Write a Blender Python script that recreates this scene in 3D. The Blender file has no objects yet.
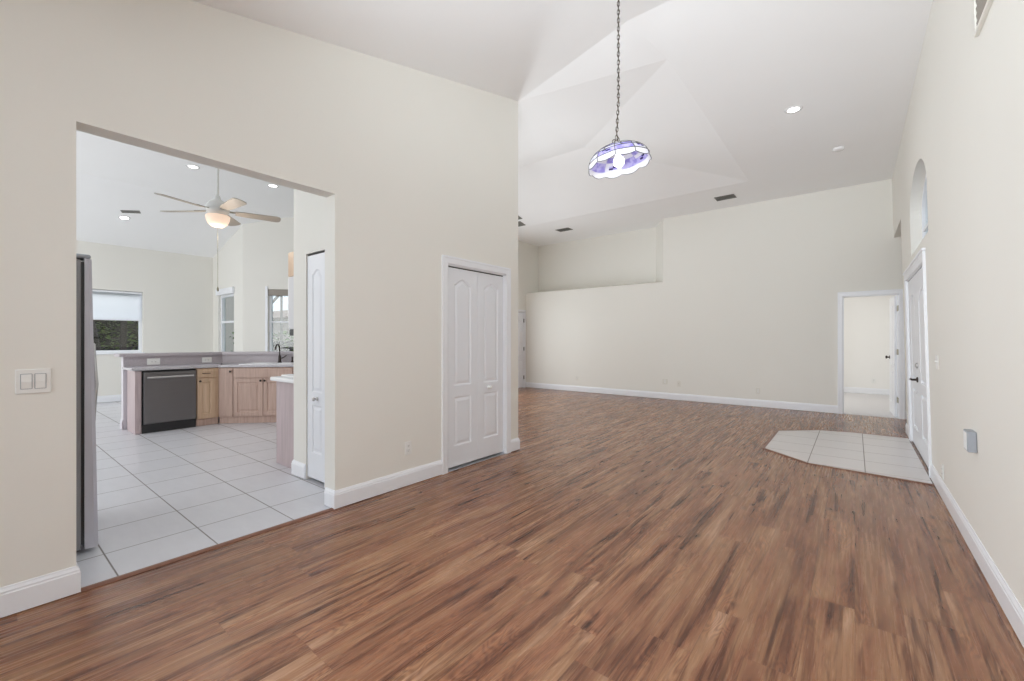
import bpy, bmesh, math, random
from mathutils import Matrix, Vector

random.seed(7)
S = bpy.context.scene
COL = S.collection

# ------------------------------------------------------------------ camera
H_EYE = 1.3
YAW = math.atan(343 / 432)
cam_d = bpy.data.cameras.new('camera')
cam_d.sensor_width = 36.0
cam_d.lens = 432 / 1024 * 36
cam_d.shift_y = -0.5 / 1024
cam_d.clip_start = 0.05
cam = bpy.data.objects.new('camera', cam_d)
COL.objects.link(cam)
cam.location = (0, 0, H_EYE)
cam.rotation_euler = (math.pi / 2, 0, YAW)
S.camera = cam

# ------------------------------------------------------------------ light and exposure
S.view_settings.view_transform = 'Standard'
S.view_settings.look = 'None'
S.view_settings.exposure = 0.15
S.view_settings.gamma = 1.0
S.view_settings.use_curve_mapping = False
S.cycles.max_bounces = 12
S.cycles.diffuse_bounces = 8
S.cycles.glossy_bounces = 4
S.cycles.transparent_max_bounces = 12
S.cycles.caustics_reflective = False
S.cycles.caustics_refractive = False
S.cycles.sample_clamp_indirect = 4.0

world = bpy.data.worlds.new('sky')
S.world = world
world.use_nodes = True
bg = world.node_tree.nodes['Background']
bg.inputs[0].default_value = (0.76, 0.88, 1.0, 1)
bg.inputs[1].default_value = 0.95


def area(name, loc, rot, sx, sy, power, color=(1, 1, 1)):
    d = bpy.data.lights.new(name, 'AREA')
    d.shape = 'RECTANGLE'
    d.size, d.size_y, d.energy, d.color = sx, sy, power, color
    o = bpy.data.objects.new(name, d)
    COL.objects.link(o)
    o.location, o.rotation_euler = loc, rot
    return o


P2 = math.pi / 2
# daylight lamps for slider and bedroom; the rest are added fill
area('rear_fill', (-1.3, -5.3, 1.35), (P2, 0, 0), 3.4, 2.4, 84, (0.925, 0.995, 1.05))  # added fill at the open rear end, no window known there
area('slider_daylight', (-7.0, 6.6, 1.25), (0, -P2, 0), 2.2, 3.2, 70, (0.925, 0.995, 1.05))
area('kitchen_fill', (-8.6, -2.9, 1.7), (P2, 0, 0), 6.0, 2.6, 118, (1.0, 0.96, 0.905))  # added fill on the kitchen's open side, not a known window
area('shade_fill', (-13.5, 1.6, 3.3), (0, math.radians(-52), 0), 1.2, 2.2, 46, (1.0, 0.99, 0.98))  # added lamp outside, brightens the roller shade in place of sun
area('bedroom_window_daylight', (-1.95, 11.5, 1.5), (0, -P2, 0), 1.6, 2.0, 26, (1, 0.985, 0.95))
# added fill lamps behind the camera and at the living room's hidden end


def fill_spot(name, loc, target, power, angle, radius=0.5, color=(0.925, 0.995, 1.05)):
    d = bpy.data.lights.new(name, 'SPOT')
    d.energy, d.color, d.spot_size, d.spot_blend, d.shadow_soft_size = power, color, math.radians(angle), 1.0, radius
    o = bpy.data.objects.new(name, d)
    COL.objects.link(o)
    o.location = loc
    o.rotation_euler = (Vector(target) - Vector(loc)).to_track_quat('-Z', 'Y').to_euler()
    return o


area('ceiling_bounce_far', (-5.6, 6.2, 1.0), (math.pi, 0, 0), 2.4, 3.0, 14, (0.925, 0.995, 1.05))
fill_spot('fill_far', (-5.85, 6.7, 1.3), (-0.6, 1.8, 3.9), 190, 100, 0.3)
fill_spot('fill_left', (0.25, -1.2, 2.0), (-3.1, 3.2, 0.4), 70, 60)
fill_spot('fill_ceiling', (-0.5, -0.7, 1.6), (-0.85, 2.1, 3.95), 800, 84)
fill_spot('fill_right', (-2.6, -1.3, 1.8), (0.5, 4.0, 0.2), 330, 72)
fill_spot('fill_back', (-0.3, -1.2, 1.6), (-0.9, 9.5, 2.0), 420, 40)


# ------------------------------------------------------------------ material helpers


class NT:
    def __init__(self, name):
        self.m = bpy.data.materials.new(name)
        self.m.use_nodes = True
        self.t = self.m.node_tree
        self.p = self.t.nodes['Principled BSDF']
        self.out = self.t.nodes['Material Output']

    def n(self, typ, **kw):
        nd = self.t.nodes.new(typ)
        for k, v in kw.items():
            setattr(nd, k, v)
        return nd

    def l(self, a, b):
        self.t.links.new(a, b)

    def math(self, op, a, b=None, c=None):
        nd = self.n('ShaderNodeMath', operation=op)
        for i, x in enumerate((a, b, c)):
            if x is None:
                continue
            if isinstance(x, (int, float)):
                nd.inputs[i].default_value = x
            else:
                self.l(x, nd.inputs[i])
        return nd.outputs[0]

    def mix(self, f, a, b, blend='MIX'):
        nd = self.n('ShaderNodeMix', data_type='RGBA', blend_type=blend)
        for i, x in ((0, f), (6, a), (7, b)):
            if isinstance(x, (int, float)):
                nd.inputs[i].default_value = x
            elif isinstance(x, tuple):
                nd.inputs[i].default_value = (*x, 1)
            else:
                self.l(x, nd.inputs[i])
        return nd.outputs[2]

    def ramp(self, f, stops):
        nd = self.n('ShaderNodeValToRGB')
        e = nd.color_ramp.elements
        while len(e) < len(stops):
            e.new(0.5)
        for q, (p, c) in zip(e, stops):
            q.position = p
            q.color = (*c, 1) if len(c) == 3 else c
        self.l(f, nd.inputs[0])
        return nd.outputs[0]

    def noise(self, vec, scale, detail=3, rough=0.5, dist=0.0):
        nd = self.n('ShaderNodeTexNoise')
        nd.inputs['Scale'].default_value = scale
        nd.inputs['Detail'].default_value = detail
        nd.inputs['Roughness'].default_value = rough
        nd.inputs['Distortion'].default_value = dist
        if vec is not None:
            self.l(vec, nd.inputs['Vector'])
        return nd.outputs['Fac']

    def pos(self):
        return self.n('ShaderNodeNewGeometry').outputs['Position']

    def obj(self):
        return self.n('ShaderNodeTexCoord').outputs['Object']

    def xyz(self, v):
        nd = self.n('ShaderNodeSeparateXYZ')
        self.l(v, nd.inputs[0])
        return nd.outputs

    def comb(self, x, y, z):
        nd = self.n('ShaderNodeCombineXYZ')
        for i, q in enumerate((x, y, z)):
            if isinstance(q, (int, float)):
                nd.inputs[i].default_value = q
            else:
                self.l(q, nd.inputs[i])
        return nd.outputs[0]

    def bump(self, h, strength, dist=0.01):
        nd = self.n('ShaderNodeBump')
        nd.inputs['Strength'].default_value = strength
        nd.inputs['Distance'].default_value = dist
        self.l(h, nd.inputs['Height'])
        self.l(nd.outputs[0], self.p.inputs['Normal'])

    def set(self, color=None, rough=None, metal=None, **kw):
        if color is not None:
            if isinstance(color, tuple):
                self.p.inputs['Base Color'].default_value = (*color, 1)
            else:
                self.l(color, self.p.inputs['Base Color'])
        if rough is not None:
            if isinstance(rough, (int, float)):
                self.p.inputs['Roughness'].default_value = rough
            else:
                self.l(rough, self.p.inputs['Roughness'])
        if metal is not None:
            self.p.inputs['Metallic'].default_value = metal
        for k, v in kw.items():
            self.p.inputs[k].default_value = v
        return self


def plain(name, c, rough=0.5, metal=0.0, var=0.04, scale=9.0):
    """solid colour with a faint procedural mottling"""
    t = NT(name)
    f = t.noise(t.obj(), scale, 3)
    a = tuple(max(0, x * (1 - var)) for x in c)
    b = tuple(min(1, x * (1 + var)) for x in c)
    t.set(t.mix(f, a, b), rough, metal)
    return t.m


def paint(name, c, bump=0.12, rough=0.75, scale=55):
    t = NT(name)
    f = t.noise(t.pos(), 1.3, 2)
    t.set(t.mix(f, tuple(x * 0.985 for x in c), tuple(min(1, x * 1.015) for x in c)), rough)
    t.bump(t.noise(t.pos(), scale, 4, 0.6), bump, 0.004)
    return t.m


def glow(name, c, strength):
    t = NT(name)
    t.set(c, 0.4)
    t.p.inputs['Emission Color'].default_value = (*c, 1)
    t.p.inputs['Emission Strength'].default_value = strength
    return t.m


def wood_floor():
    t = NT('plank_floor_wood')
    x, y, z = t.xyz(t.pos())
    W, L = 0.178, 1.22
    xr = t.math('DIVIDE', x, W)
    row = t.math('FLOOR', xr)
    wn = t.n('ShaderNodeTexWhiteNoise', noise_dimensions='1D')
    t.l(row, wn.inputs['W'])
    yr = t.math('ADD', t.math('DIVIDE', y, L), t.math('MULTIPLY', wn.outputs['Value'], 5.0))
    col = t.math('FLOOR', yr)
    wn2 = t.n('ShaderNodeTexWhiteNoise', noise_dimensions='2D')
    t.l(t.comb(row, col, 0.0), wn2.inputs['Vector'])
    rnd = wn2.outputs['Value']
    ox = t.math('MULTIPLY', rnd, 37.0)
    # long streaks
    v1 = t.comb(t.math('ADD', t.math('MULTIPLY', x, 12.0), ox), t.math('MULTIPLY', y, 1.0), ox)
    s1 = t.noise(v1, 1.0, 4, 0.58, 0.6)
    v2 = t.comb(t.math('ADD', t.math('MULTIPLY', x, 70.0), ox), t.math('MULTIPLY', y, 2.2), ox)
    s2 = t.noise(v2, 1.0, 4, 0.65, 0.3)
    base = t.ramp(s1, [(0.25, (0.135, 0.052, 0.027)), (0.44, (0.265, 0.115, 0.060)),
                       (0.58, (0.325, 0.168, 0.088)), (0.76, (0.48, 0.285, 0.185))])
    # tapering dark heart streaks
    v4 = t.comb(t.math('ADD', t.math('MULTIPLY', x, 21.0), ox), t.math('MULTIPLY', y, 1.05), ox)
    s4 = t.noise(v4, 1.0, 4, 0.6, 0.9)
    dk = t.ramp(s4, [(0.30, (0.25, 0.18, 0.16)), (0.40, (0.55, 0.46, 0.43)), (0.49, (1.0, 1.0, 1.0))])
    c = t.mix(0.95, base, dk, 'MULTIPLY')
    fine = t.ramp(s2, [(0.30, (0.80, 0.77, 0.75)), (0.52, (1.0, 1.0, 1.0)), (0.75, (1.10, 1.10, 1.10))])
    c = t.mix(0.9, c, fine, 'MULTIPLY')
    # cathedral rings: banding of a stretched noise, only in patches
    v3 = t.comb(t.math('ADD', t.math('MULTIPLY', x, 8.0), ox), t.math('MULTIPLY', y, 1.9), ox)
    n3 = t.noise(v3, 1.0, 2, 0.45, 0.5)
    rings = t.math('MULTIPLY_ADD', t.math('SINE', t.math('MULTIPLY', n3, 120.0)), 0.5, 0.5)
    mask = t.ramp(t.noise(t.comb(t.math('ADD', t.math('MULTIPLY', x, 6.0), ox), t.math('MULTIPLY', y, 2.0), ox), 1.0, 1),
                  [(0.52, (0, 0, 0)), (0.62, (1, 1, 1))])
    rc = t.ramp(rings, [(0.0, (0.70, 0.62, 0.60)), (0.5, (1, 1, 1)), (1.0, (1.22, 1.2, 1.18))])
    c = t.mix(t.math('MULTIPLY', mask, 0.9), c, t.mix(1.0, c, rc, 'MULTIPLY'))
    # knots
    vk = t.comb(t.math('ADD', t.math('MULTIPLY', x, 6.5), ox), t.math('MULTIPLY', y, 2.6), ox)
    vo = t.n('ShaderNodeTexVoronoi')
    vo.inputs['Scale'].default_value = 1.0
    t.l(vk, vo.inputs['Vector'])
    kn = t.ramp(vo.outputs['Distance'], [(0.03, (0.22, 0.16, 0.15)), (0.17, (1, 1, 1))])
    c = t.mix(0.9, c, kn, 'MULTIPLY')
    # per-plank tint
    tint = t.ramp(rnd, [(0.0, (0.92, 0.90, 0.89)), (0.5, (1.0, 1.0, 1.0)), (1.0, (1.07, 1.08, 1.08))])
    c = t.mix(1.0, c, tint, 'MULTIPLY')
    # seams
    fx = t.math('FRACT', xr)
    ex = t.math('MINIMUM', fx, t.math('SUBTRACT', 1.0, fx))
    fy = t.math('FRACT', yr)
    ey = t.math('MULTIPLY', t.math('MINIMUM', fy, t.math('SUBTRACT', 1.0, fy)), L / W * 2.2)
    e = t.math('MINIMUM', ex, ey)
    seam = t.ramp(e, [(0.003, (0.66, 0.60, 0.58)), (0.012, (1, 1, 1))])
    c = t.mix(1.0, c, seam, 'MULTIPLY')
    t.set(c, t.math('MULTIPLY_ADD', s2, 0.12, 0.21))
    t.p.inputs['Specular IOR Level'].default_value = 0.5
    t.bump(t.math('ADD', t.math('MULTIPLY', s2, 0.35), seam), 0.015, 0.003)
    return t.m


def tile_mat(name, w, offx, offy, c0, c1, grout, half_y=False):
    t = NT(name)
    x, y, z = t.xyz(t.pos())
    u = t.math('DIVIDE', t.math('SUBTRACT', x, offx), w)
    v = t.math('DIVIDE', t.math('SUBTRACT', y, offy), w)
    fu, fv = t.math('FRACT', u), t.math('FRACT', v)
    eu = t.math('MINIMUM', fu, t.math('SUBTRACT', 1.0, fu))
    ev = t.math('MINIMUM', fv, t.math('SUBTRACT', 1.0, fv))
    e = t.math('MINIMUM', eu, ev)
    wn = t.n('ShaderNodeTexWhiteNoise', noise_dimensions='2D')
    t.l(t.comb(t.math('FLOOR', u), t.math('FLOOR', v), 0.0), wn.inputs['Vector'])
    f = t.math('ADD', t.math('MULTIPLY', t.noise(t.comb(t.math('MULTIPLY', x, 2.0), t.math('MULTIPLY', y, 6.0), wn.outputs['Value']), 2.2, 4, 0.6), 0.8),
               t.math('MULTIPLY', wn.outputs['Value'], 0.2))
    c = t.mix(f, c0, c1)
    g = t.ramp(e, [(0.005, (1, 1, 1)), (0.011, (0, 0, 0))])
    t.set(t.mix(g, c, grout), t.math('MULTIPLY_ADD', g, 0.5, 0.30))
    t.bump(t.math('SUBTRACT', t.math('MULTIPLY', f, 0.15), g), 0.35, 0.003)
    return t.m


def cab_wood(name, c0, c1):
    t = NT(name)
    x, y, z = t.xyz(t.pos())
    v = t.comb(t.math('MULTIPLY', x, 38.0), t.math('MULTIPLY', y, 38.0), t.math('MULTIPLY', z, 2.2))
    f = t.noise(v, 1.0, 4, 0.6, 0.3)
    t.set(t.mix(t.ramp(f, [(0.3, (0, 0, 0)), (0.7, (1, 1, 1))]), c0, c1), 0.42)
    return t.m


def speckle(name, c0, c1, rough=0.35):
    t = NT(name)
    f = t.noise(t.pos(), 160.0, 2, 0.7)
    t.set(t.mix(t.ramp(f, [(0.40, (0, 0, 0)), (0.60, (1, 1, 1))]), c0, c1), rough)
    return t.m


def steel(name, c, rough=0.34):
    t = NT(name)
    x, y, z = t.xyz(t.pos())
    f = t.noise(t.comb(t.math('MULTIPLY', x, 3.0), t.math('MULTIPLY', y, 3.0), t.math('MULTIPLY', z, 260.0)), 1.0, 3)
    t.set(t.mix(f, tuple(q * 0.9 for q in c), tuple(q * 1.1 for q in c)), t.math('MULTIPLY_ADD', f, 0.12, rough), 0.9)
    return t.m


def glass_mat(name, tint=(0.96, 0.98, 0.98), refl=0.08):
    t = NT(name)
    tr = t.n('ShaderNodeBsdfTransparent')
    tr.inputs[0].default_value = (*tint, 1)
    gl = t.n('ShaderNodeBsdfGlossy')
    gl.inputs['Roughness'].default_value = 0.02
    mx = t.n('ShaderNodeMixShader')
    mx.inputs[0].default_value = refl
    t.l(tr.outputs[0], mx.inputs[1])
    t.l(gl.outputs[0], mx.inputs[2])
    t.l(mx.outputs[0], t.out.inputs['Surface'])
    return t.m


def translucent(name, c, amount=0.6, spots=None):
    t = NT(name)
    col = None
    if spots:
        f = t.noise(t.obj(), spots[1], 2)
        col = t.mix(t.ramp(f, [(0.42, (0, 0, 0)), (0.58, (1, 1, 1))]), c, spots[0])
    tl = t.n('ShaderNodeBsdfTranslucent')
    df = t.n('ShaderNodeBsdfPrincipled')
    df.inputs['Roughness'].default_value = 0.25
    if col is None:
        tl.inputs[0].default_value = (*c, 1)
        df.inputs['Base Color'].default_value = (*c, 1)
    else:
        t.l(col, tl.inputs[0])
        t.l(col, df.inputs['Base Color'])
    mx = t.n('ShaderNodeMixShader')
    mx.inputs[0].default_value = amount
    t.l(df.outputs[0], mx.inputs[1])
    t.l(tl.outputs[0], mx.inputs[2])
    t.l(mx.outputs[0], t.out.inputs['Surface'])
    return t.m


WALL_C = (0.80, 0.785, 0.735)
M = {
    'wall': paint('cream_wall_paint', WALL_C),
    'wallw': paint('white_wall_paint', (0.86, 0.85, 0.83)),
    'bargrey': paint('lilac_grey_paint', (0.60, 0.575, 0.61)),
    'ceil': paint('white_ceiling_paint', (0.91, 0.915, 0.92), 0.08),
    'trim': plain('white_trim_enamel', (0.84, 0.855, 0.89), 0.35, var=0.01),
    'door': plain('white_door_enamel', (0.82, 0.84, 0.88), 0.38, var=0.01),
    'plate': plain('white_plastic', (0.82, 0.82, 0.80), 0.35, var=0.01),
    'almond': plain('almond_plastic', (0.74, 0.72, 0.66), 0.35, var=0.01),
    'grayplate': plain('grey_plastic', (0.33, 0.35, 0.385), 0.4, var=0.03),
    'dark': plain('dark_gap', (0.025, 0.023, 0.022), 0.7),
    'slot': plain('dark_slot', (0.08, 0.08, 0.08), 0.6),
    'floor': wood_floor(),
    'strip': plain('brown_wood_strip', (0.20, 0.085, 0.05), 0.35, var=0.25, scale=24),
    'ktile': tile_mat('kitchen_floor_tile', 0.475, -3.575, 0.515, (0.58, 0.58, 0.62), (0.71, 0.71, 0.745), (0.22, 0.20, 0.19)),
    'etile': tile_mat('entry_floor_tile', 0.472, -0.865, 5.50, (0.62, 0.59, 0.575), (0.73, 0.70, 0.69), (0.24, 0.20, 0.18)),
    'carpet': plain('pale_carpet', (0.70, 0.69, 0.70), 0.9, var=0.12, scale=90),
    'cab': cab_wood('pickled_maple', (0.44, 0.30, 0.245), (0.58, 0.42, 0.35)),
    'cablight': cab_wood('light_maple', (0.54, 0.37, 0.24), (0.66, 0.48, 0.34)),
    'cabend': cab_wood('pickled_end_panel', (0.40, 0.32, 0.325), (0.52, 0.42, 0.43)),
    'lam': speckle('speckled_grey_laminate', (0.40, 0.355, 0.385), (0.52, 0.475, 0.50)),
    'ctop': speckle('speckled_pale_laminate', (0.46, 0.44, 0.47), (0.60, 0.58, 0.61), 0.25),
    'white': plain('white_solid_surface', (0.86, 0.86, 0.87), 0.22, var=0.01),
    'steel': steel('brushed_dark_steel', (0.20, 0.195, 0.20)),
    'steel2': steel('brushed_steel', (0.50, 0.49, 0.49), 0.28),
    'appl': plain('appliance_white', (0.64, 0.635, 0.65), 0.35, var=0.01),
    'fridgeside': plain('grey_appliance_paint', (0.22, 0.215, 0.225), 0.45),
    'fridgedoor': plain('satin_grey_door', (0.50, 0.49, 0.54), 0.35, 0.1),
    'black': plain('black_plastic', (0.02, 0.02, 0.022), 0.4),
    'bronze': plain('dark_bronze', (0.05, 0.04, 0.035), 0.35, 0.8),
    'brass': plain('aged_brass', (0.30, 0.27, 0.20), 0.4, 0.8),
    'chain': plain('antique_chain_metal', (0.085, 0.07, 0.055), 0.45, 0.6, var=0.3, scale=60),
    'vent': plain('dark_louver', (0.24, 0.235, 0.215), 0.6),
    'louver': plain('taupe_louver', (0.30, 0.27, 0.235), 0.6),
    'fanblade': plain('pale_maple_blade', (0.42, 0.38, 0.33), 0.5, var=0.06),
    'fanbody': plain('white_fan_metal', (0.72, 0.71, 0.68), 0.35),
    'glass': glass_mat('clear_window_glass'),
    'shade': translucent('white_roller_fabric', (0.94, 0.95, 0.98), 0.85),
    'globe': glow('frosted_glass_lit', (0.55, 0.42, 0.33), 1.0),
    'lens': glow('downlight_lens_lit', (1.0, 0.98, 0.95), 6.0),
    'bulb': glow('bulb_lit', (0.97, 0.96, 1.0), 4.0),
    'leaf': plain('green_leaf', (0.15, 0.23, 0.04), 0.5, var=0.8, scale=6),
    'hedgecore': plain('dark_hedge_core', (0.012, 0.018, 0.008), 0.9),
    'bark': plain('brown_bark', (0.035, 0.027, 0.022), 0.9, var=0.4, scale=12),
    'grass': plain('garden_grass', (0.10, 0.14, 0.04), 0.9, var=0.4, scale=3),
    'stucco': paint('pink_stucco', (0.78, 0.66, 0.60), 0.3),
    'rooftile': plain('brown_roof_tile', (0.30, 0.20, 0.15), 0.8, var=0.35, scale=12),
    'cage': plain('bronze_aluminium', (0.20, 0.19, 0.18), 0.4, 0.3),
}

# ------------------------------------------------------------------ geometry helpers
LEAN = math.atan(0.0225)
M_R = Matrix.Translation((0.57, 0, 0)) @ Matrix.Rotation(-LEAN, 4, 'Y')     # the front wall's own frame: x into the wall


class B:
    """collects shapes into one mesh"""

    def __init__(self, mat=None):
        self.bm = bmesh.new()
        self.mat = mat

    def _take(self, bm2, mx=None, mi=0):
        for f in bm2.faces:
            f.material_index = mi
        me = bpy.data.meshes.new('tmp')
        bm2.to_mesh(me)
        bm2.free()
        if mx is not None:
            me.transform(mx)
        self.bm.from_mesh(me)
        bpy.data.meshes.remove(me)
        return self

    def box(self, x0, x1, y0, y1, z0, z1, bev=0.0, mi=0, mx=None, seg=2):
        b = bmesh.new()
        bmesh.ops.create_cube(b, size=1)
        for v in b.verts:
            v.co = Vector(((x0 + x1) / 2 + v.co.x * abs(x1 - x0), (y0 + y1) / 2 + v.co.y * abs(y1 - y0), (z0 + z1) / 2 + v.co.z * abs(z1 - z0)))
        if bev > 0:
            bmesh.ops.bevel(b, geom=list(b.edges), offset=bev, segments=seg, affect='EDGES', profile=0.5)
        return self._take(b, mx, mi)

    def prism(self, pts, axis, a, bb, mi=0, mx=None):
        """pts: 2D outline; axis 'x': (y,z) extruded in x, 'y': (x,z), 'z': (x,y)"""
        b = bmesh.new()

        def P(p, t):
            return {'x': (t, p[0], p[1]), 'y': (p[0], t, p[1]), 'z': (p[0], p[1], t)}[axis]
        lo = [b.verts.new(P(p, a)) for p in pts]
        hi = [b.verts.new(P(p, bb)) for p in pts]
        n = len(pts)
        b.faces.new(lo)
        b.faces.new(hi[::-1])
        for i in range(n):
            b.faces.new((lo[i], lo[(i + 1) % n], hi[(i + 1) % n], hi[i]))
        bmesh.ops.recalc_face_normals(b, faces=list(b.faces))
        return self._take(b, mx, mi)

    def poly(self, pts, mi=0):
        b = bmesh.new()
        b.faces.new([b.verts.new(p) for p in pts])
        return self._take(b, None, mi)

    def lathe(self, prof, seg=32, mx=None, mi=0, close=False):
        b = bmesh.new()
        rings = []
        for r, z in prof:
            if r < 1e-6:
                rings.append([b.verts.new((0, 0, z))])
            else:
                rings.append([b.verts.new((r * math.cos(2 * math.pi * k / seg), r * math.sin(2 * math.pi * k / seg), z)) for k in range(seg)])
        for r0, r1 in zip(rings, rings[1:]):
            for k in range(seg):
                q = [r0[k % len(r0)], r0[(k + 1) % len(r0)], r1[(k + 1) % len(r1)], r1[k % len(r1)]]
                u = []
                for v in q:
                    if v not in u:
                        u.append(v)
                if len(u) > 2:
                    b.faces.new(u)
        bmesh.ops.recalc_face_normals(b, faces=list(b.faces))
        return self._take(b, mx, mi)

    def tube(self, pts, r, seg=10, mi=0, mx=None, closed=False):
        b = bmesh.new()
        pts = [Vector(p) for p in pts]
        n = len(pts)
        rings = []
        up = Vector((0, 0, 1))
        for i, p in enumerate(pts):
            if closed:
                d = (pts[(i + 1) % n] - pts[i - 1]).normalized()
            else:
                d = (pts[min(i + 1, n - 1)] - pts[max(i - 1, 0)]).normalized()
            s = d.cross(up)
            if s.length < 0.05:
                s = d.cross(Vector((1, 0, 0)))
            s.normalize()
            t = s.cross(d)
            rr = r[i] if isinstance(r, (list, tuple)) else r
            rings.append([b.verts.new(p + s * rr * math.cos(2 * math.pi * k / seg) + t * rr * math.sin(2 * math.pi * k / seg)) for k in range(seg)])
        last = n if closed else n - 1
        for i in range(last):
            r0, r1 = rings[i], rings[(i + 1) % n]
            for k in range(seg):
                b.faces.new((r0[k], r0[(k + 1) % seg], r1[(k + 1) % seg], r1[k]))
        if not closed:
            b.faces.new(rings[0])
            b.faces.new(rings[-1])
        bmesh.ops.recalc_face_normals(b, faces=list(b.faces))
        return self._take(b, mx, mi)

    def slab(self, w, h, t, panels, mx=None, mi=0, dk=1.0):
        """door leaf: x 0..w, z 0..h, front at y=0 looking to -y, with moulded raised panels"""
        b = bmesh.new()
        o = [b.verts.new((x, 0, z)) for x, z in ((0, 0), (w, 0), (w, h), (0, h))]
        edges = [b.edges.new((o[i], o[(i + 1) % 4])) for i in range(4)]
        loops = []
        for pl in panels:
            vs = [b.verts.new((x, 0, z)) for x, z in pl]
            edges += [b.edges.new((vs[i], vs[(i + 1) % len(vs)])) for i in range(len(vs))]
            loops.append((pl, vs))
        bmesh.ops.triangle_fill(b, use_beauty=True, use_dissolve=False, edges=edges, normal=(0, -1, 0))
        for pl, vs in loops:
            prev = vs
            ww = min(max(p[0] for p in pl) - min(p[0] for p in pl), 0.4)
            k = min(1.0, ww / 0.17)
            for ins, dep in ((0.010 * k, 0.009 * dk), (0.022 * k, 0.010 * dk), (0.045 * k, 0.002)):
                q = inset(pl, ins)
                cur = [b.verts.new((x, dep, z)) for x, z in q]
                for i in range(len(q)):
                    j = (i + 1) % len(q)
                    b.faces.new((prev[i], prev[j], cur[j], cur[i]))
                prev = cur
            b.faces.new(prev)
        bk = [b.verts.new((x, t, z)) for x, z in ((0, 0), (w, 0), (w, h), (0, h))]
        for i in range(4):
            b.faces.new((o[i], o[(i + 1) % 4], bk[(i + 1) % 4], bk[i]))
        b.faces.new(bk)
        bmesh.ops.recalc_face_normals(b, faces=list(b.faces))
        return self._take(b, mx, mi)

    def build(self, name, mats, parent=None, mx=None, smooth=False):
        me = bpy.data.meshes.new(name)
        self.bm.to_mesh(me)
        self.bm.free()
        if mx is not None:
            me.transform(mx)
        for m in (mats if isinstance(mats, list) else [mats]):
            me.materials.append(M[m] if isinstance(m, str) else m)
        if smooth:
            for p in me.polygons:
                p.use_smooth = True
        o = bpy.data.objects.new(name, me)
        COL.objects.link(o)
        if parent is not None:
            o.parent = parent
            o.matrix_parent_inverse = Matrix.Translation(-parent.location)
        return o


def inset(pl, d):
    n = len(pl)
    ar = sum(pl[i][0] * pl[(i + 1) % n][1] - pl[(i + 1) % n][0] * pl[i][1] for i in range(n))
    sg = 1 if ar > 0 else -1
    out = []
    for i in range(n):
        a, c, e = Vector(pl[i - 1]), Vector(pl[i]), Vector(pl[(i + 1) % n])
        d1, d2 = (c - a).normalized(), (e - c).normalized()
        n1, n2 = Vector((-d1.y, d1.x)) * sg, Vector((-d2.y, d2.x)) * sg
        m = (n1 + n2).normalized()
        out.append(tuple(c + m * d / max(0.4, m.dot(n1))))
    return out


def rect(x0, x1, z0, z1):
    return [(x0, z0), (x1, z0), (x1, z1), (x0, z1)]


def arched(x0, x1, z0, z1, rise, shoulder=0.12, n=8):
    """panel with a cathedral arch on top: z1 is the apex"""
    w = x1 - x0
    zs = z1 - rise
    pts = [(x0, z0), (x1, z0), (x1, zs)]
    xa, xb = x0 + w * shoulder, x1 - w * shoulder
    for i in range(n + 1):
        t = i / n
        pts.append((xb + (xa - xb) * t, zs + rise * (0.12 + 0.88 * math.sin(math.pi * t))))
    pts.append((x0, zs))
    return pts


def tag(o, label, cat, group=None, kind=None):
    o['label'] = label
    o['category'] = cat
    if group:
        o['group'] = group
    if kind:
        o['kind'] = kind
    return o


def thing(name, label, cat, loc=(0, 0, 0), group=None, kind=None):
    o = bpy.data.objects.new(name, None)
    o.empty_display_size = 0.1
    COL.objects.link(o)
    o.location = loc
    return tag(o, label, cat, group, kind)


def struct(o, label, cat='wall'):
    return tag(o, label, cat, kind='structure')


def copy_tree(src, label, delta_mx):
    """copy a thing and its parts (one and two levels); geometry shared, moved by a world matrix"""
    r = src.copy()
    COL.objects.link(r)
    r['label'] = label
    for ch in list(src.children):
        c = ch.copy()
        COL.objects.link(c)
        c.parent = r
        for g in list(ch.children):
            k = g.copy()
            COL.objects.link(k)
            k.parent = c
    r.matrix_world = delta_mx @ src.matrix_basis
    return r


def frame(ox, oy, ux, uy, oz=0.0):
    """local x runs along (ux,uy), local -y looks outward to the viewer (right-handed), z up"""
    l = math.hypot(ux, uy)
    ux, uy = ux / l, uy / l
    return Matrix(((ux, -uy, 0, ox), (uy, ux, 0, oy), (0, 0, 1, oz), (0, 0, 0, 1)))


XL, XR, YB = -3.13, 0.57, 9.555
HZ = 3.98
VS = 0.21


def zN(y):
    return 3.343 + 0.245 * (y - 0.83)


# ------------------------------------------------------------------ structure: floors
b = B()
b.box(XL, 2.0, -5.5, YB + 0.02, -0.05, 0)
b.box(-7.3, XL, 4.0, YB + 0.02, -0.05, 0)
struct(b.build('floor', 'floor'), 'reddish brown wood plank floor of the big empty room', 'floor')
b = B()
b.box(-12.6, -3.15, -3.2, 5.2, -0.055, -0.002)
b.box(XL - 0.16, XL + 0.0, 0.36, 1.75, -0.053, -0.001)
struct(b.build('floor_kitchen', 'ktile'), 'pale square kitchen floor tiles with dark grout', 'floor')
b = B()
b.box(-2.2, 1.2, YB + 0.02, 13.8, -0.05, 0.004)
struct(b.build('floor_bedroom', 'carpet'), 'pale carpet of the room behind the open doorway', 'floor')
# wood strip where plank meets tile
b = B()
b.prism([(XL - 0.026, -0.01), (XL + 0.014, -0.01), (XL + 0.014, 0.004), (XL - 0.006, 0.011), (XL - 0.022, 0.011), (XL - 0.026, 0.004)], 'y', 0.36, 1.76)
tag(b.build('trim_1', 'strip'), 'brown wood reducer strip between plank floor and kitchen tile', 'trim', kind='structure')

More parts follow.
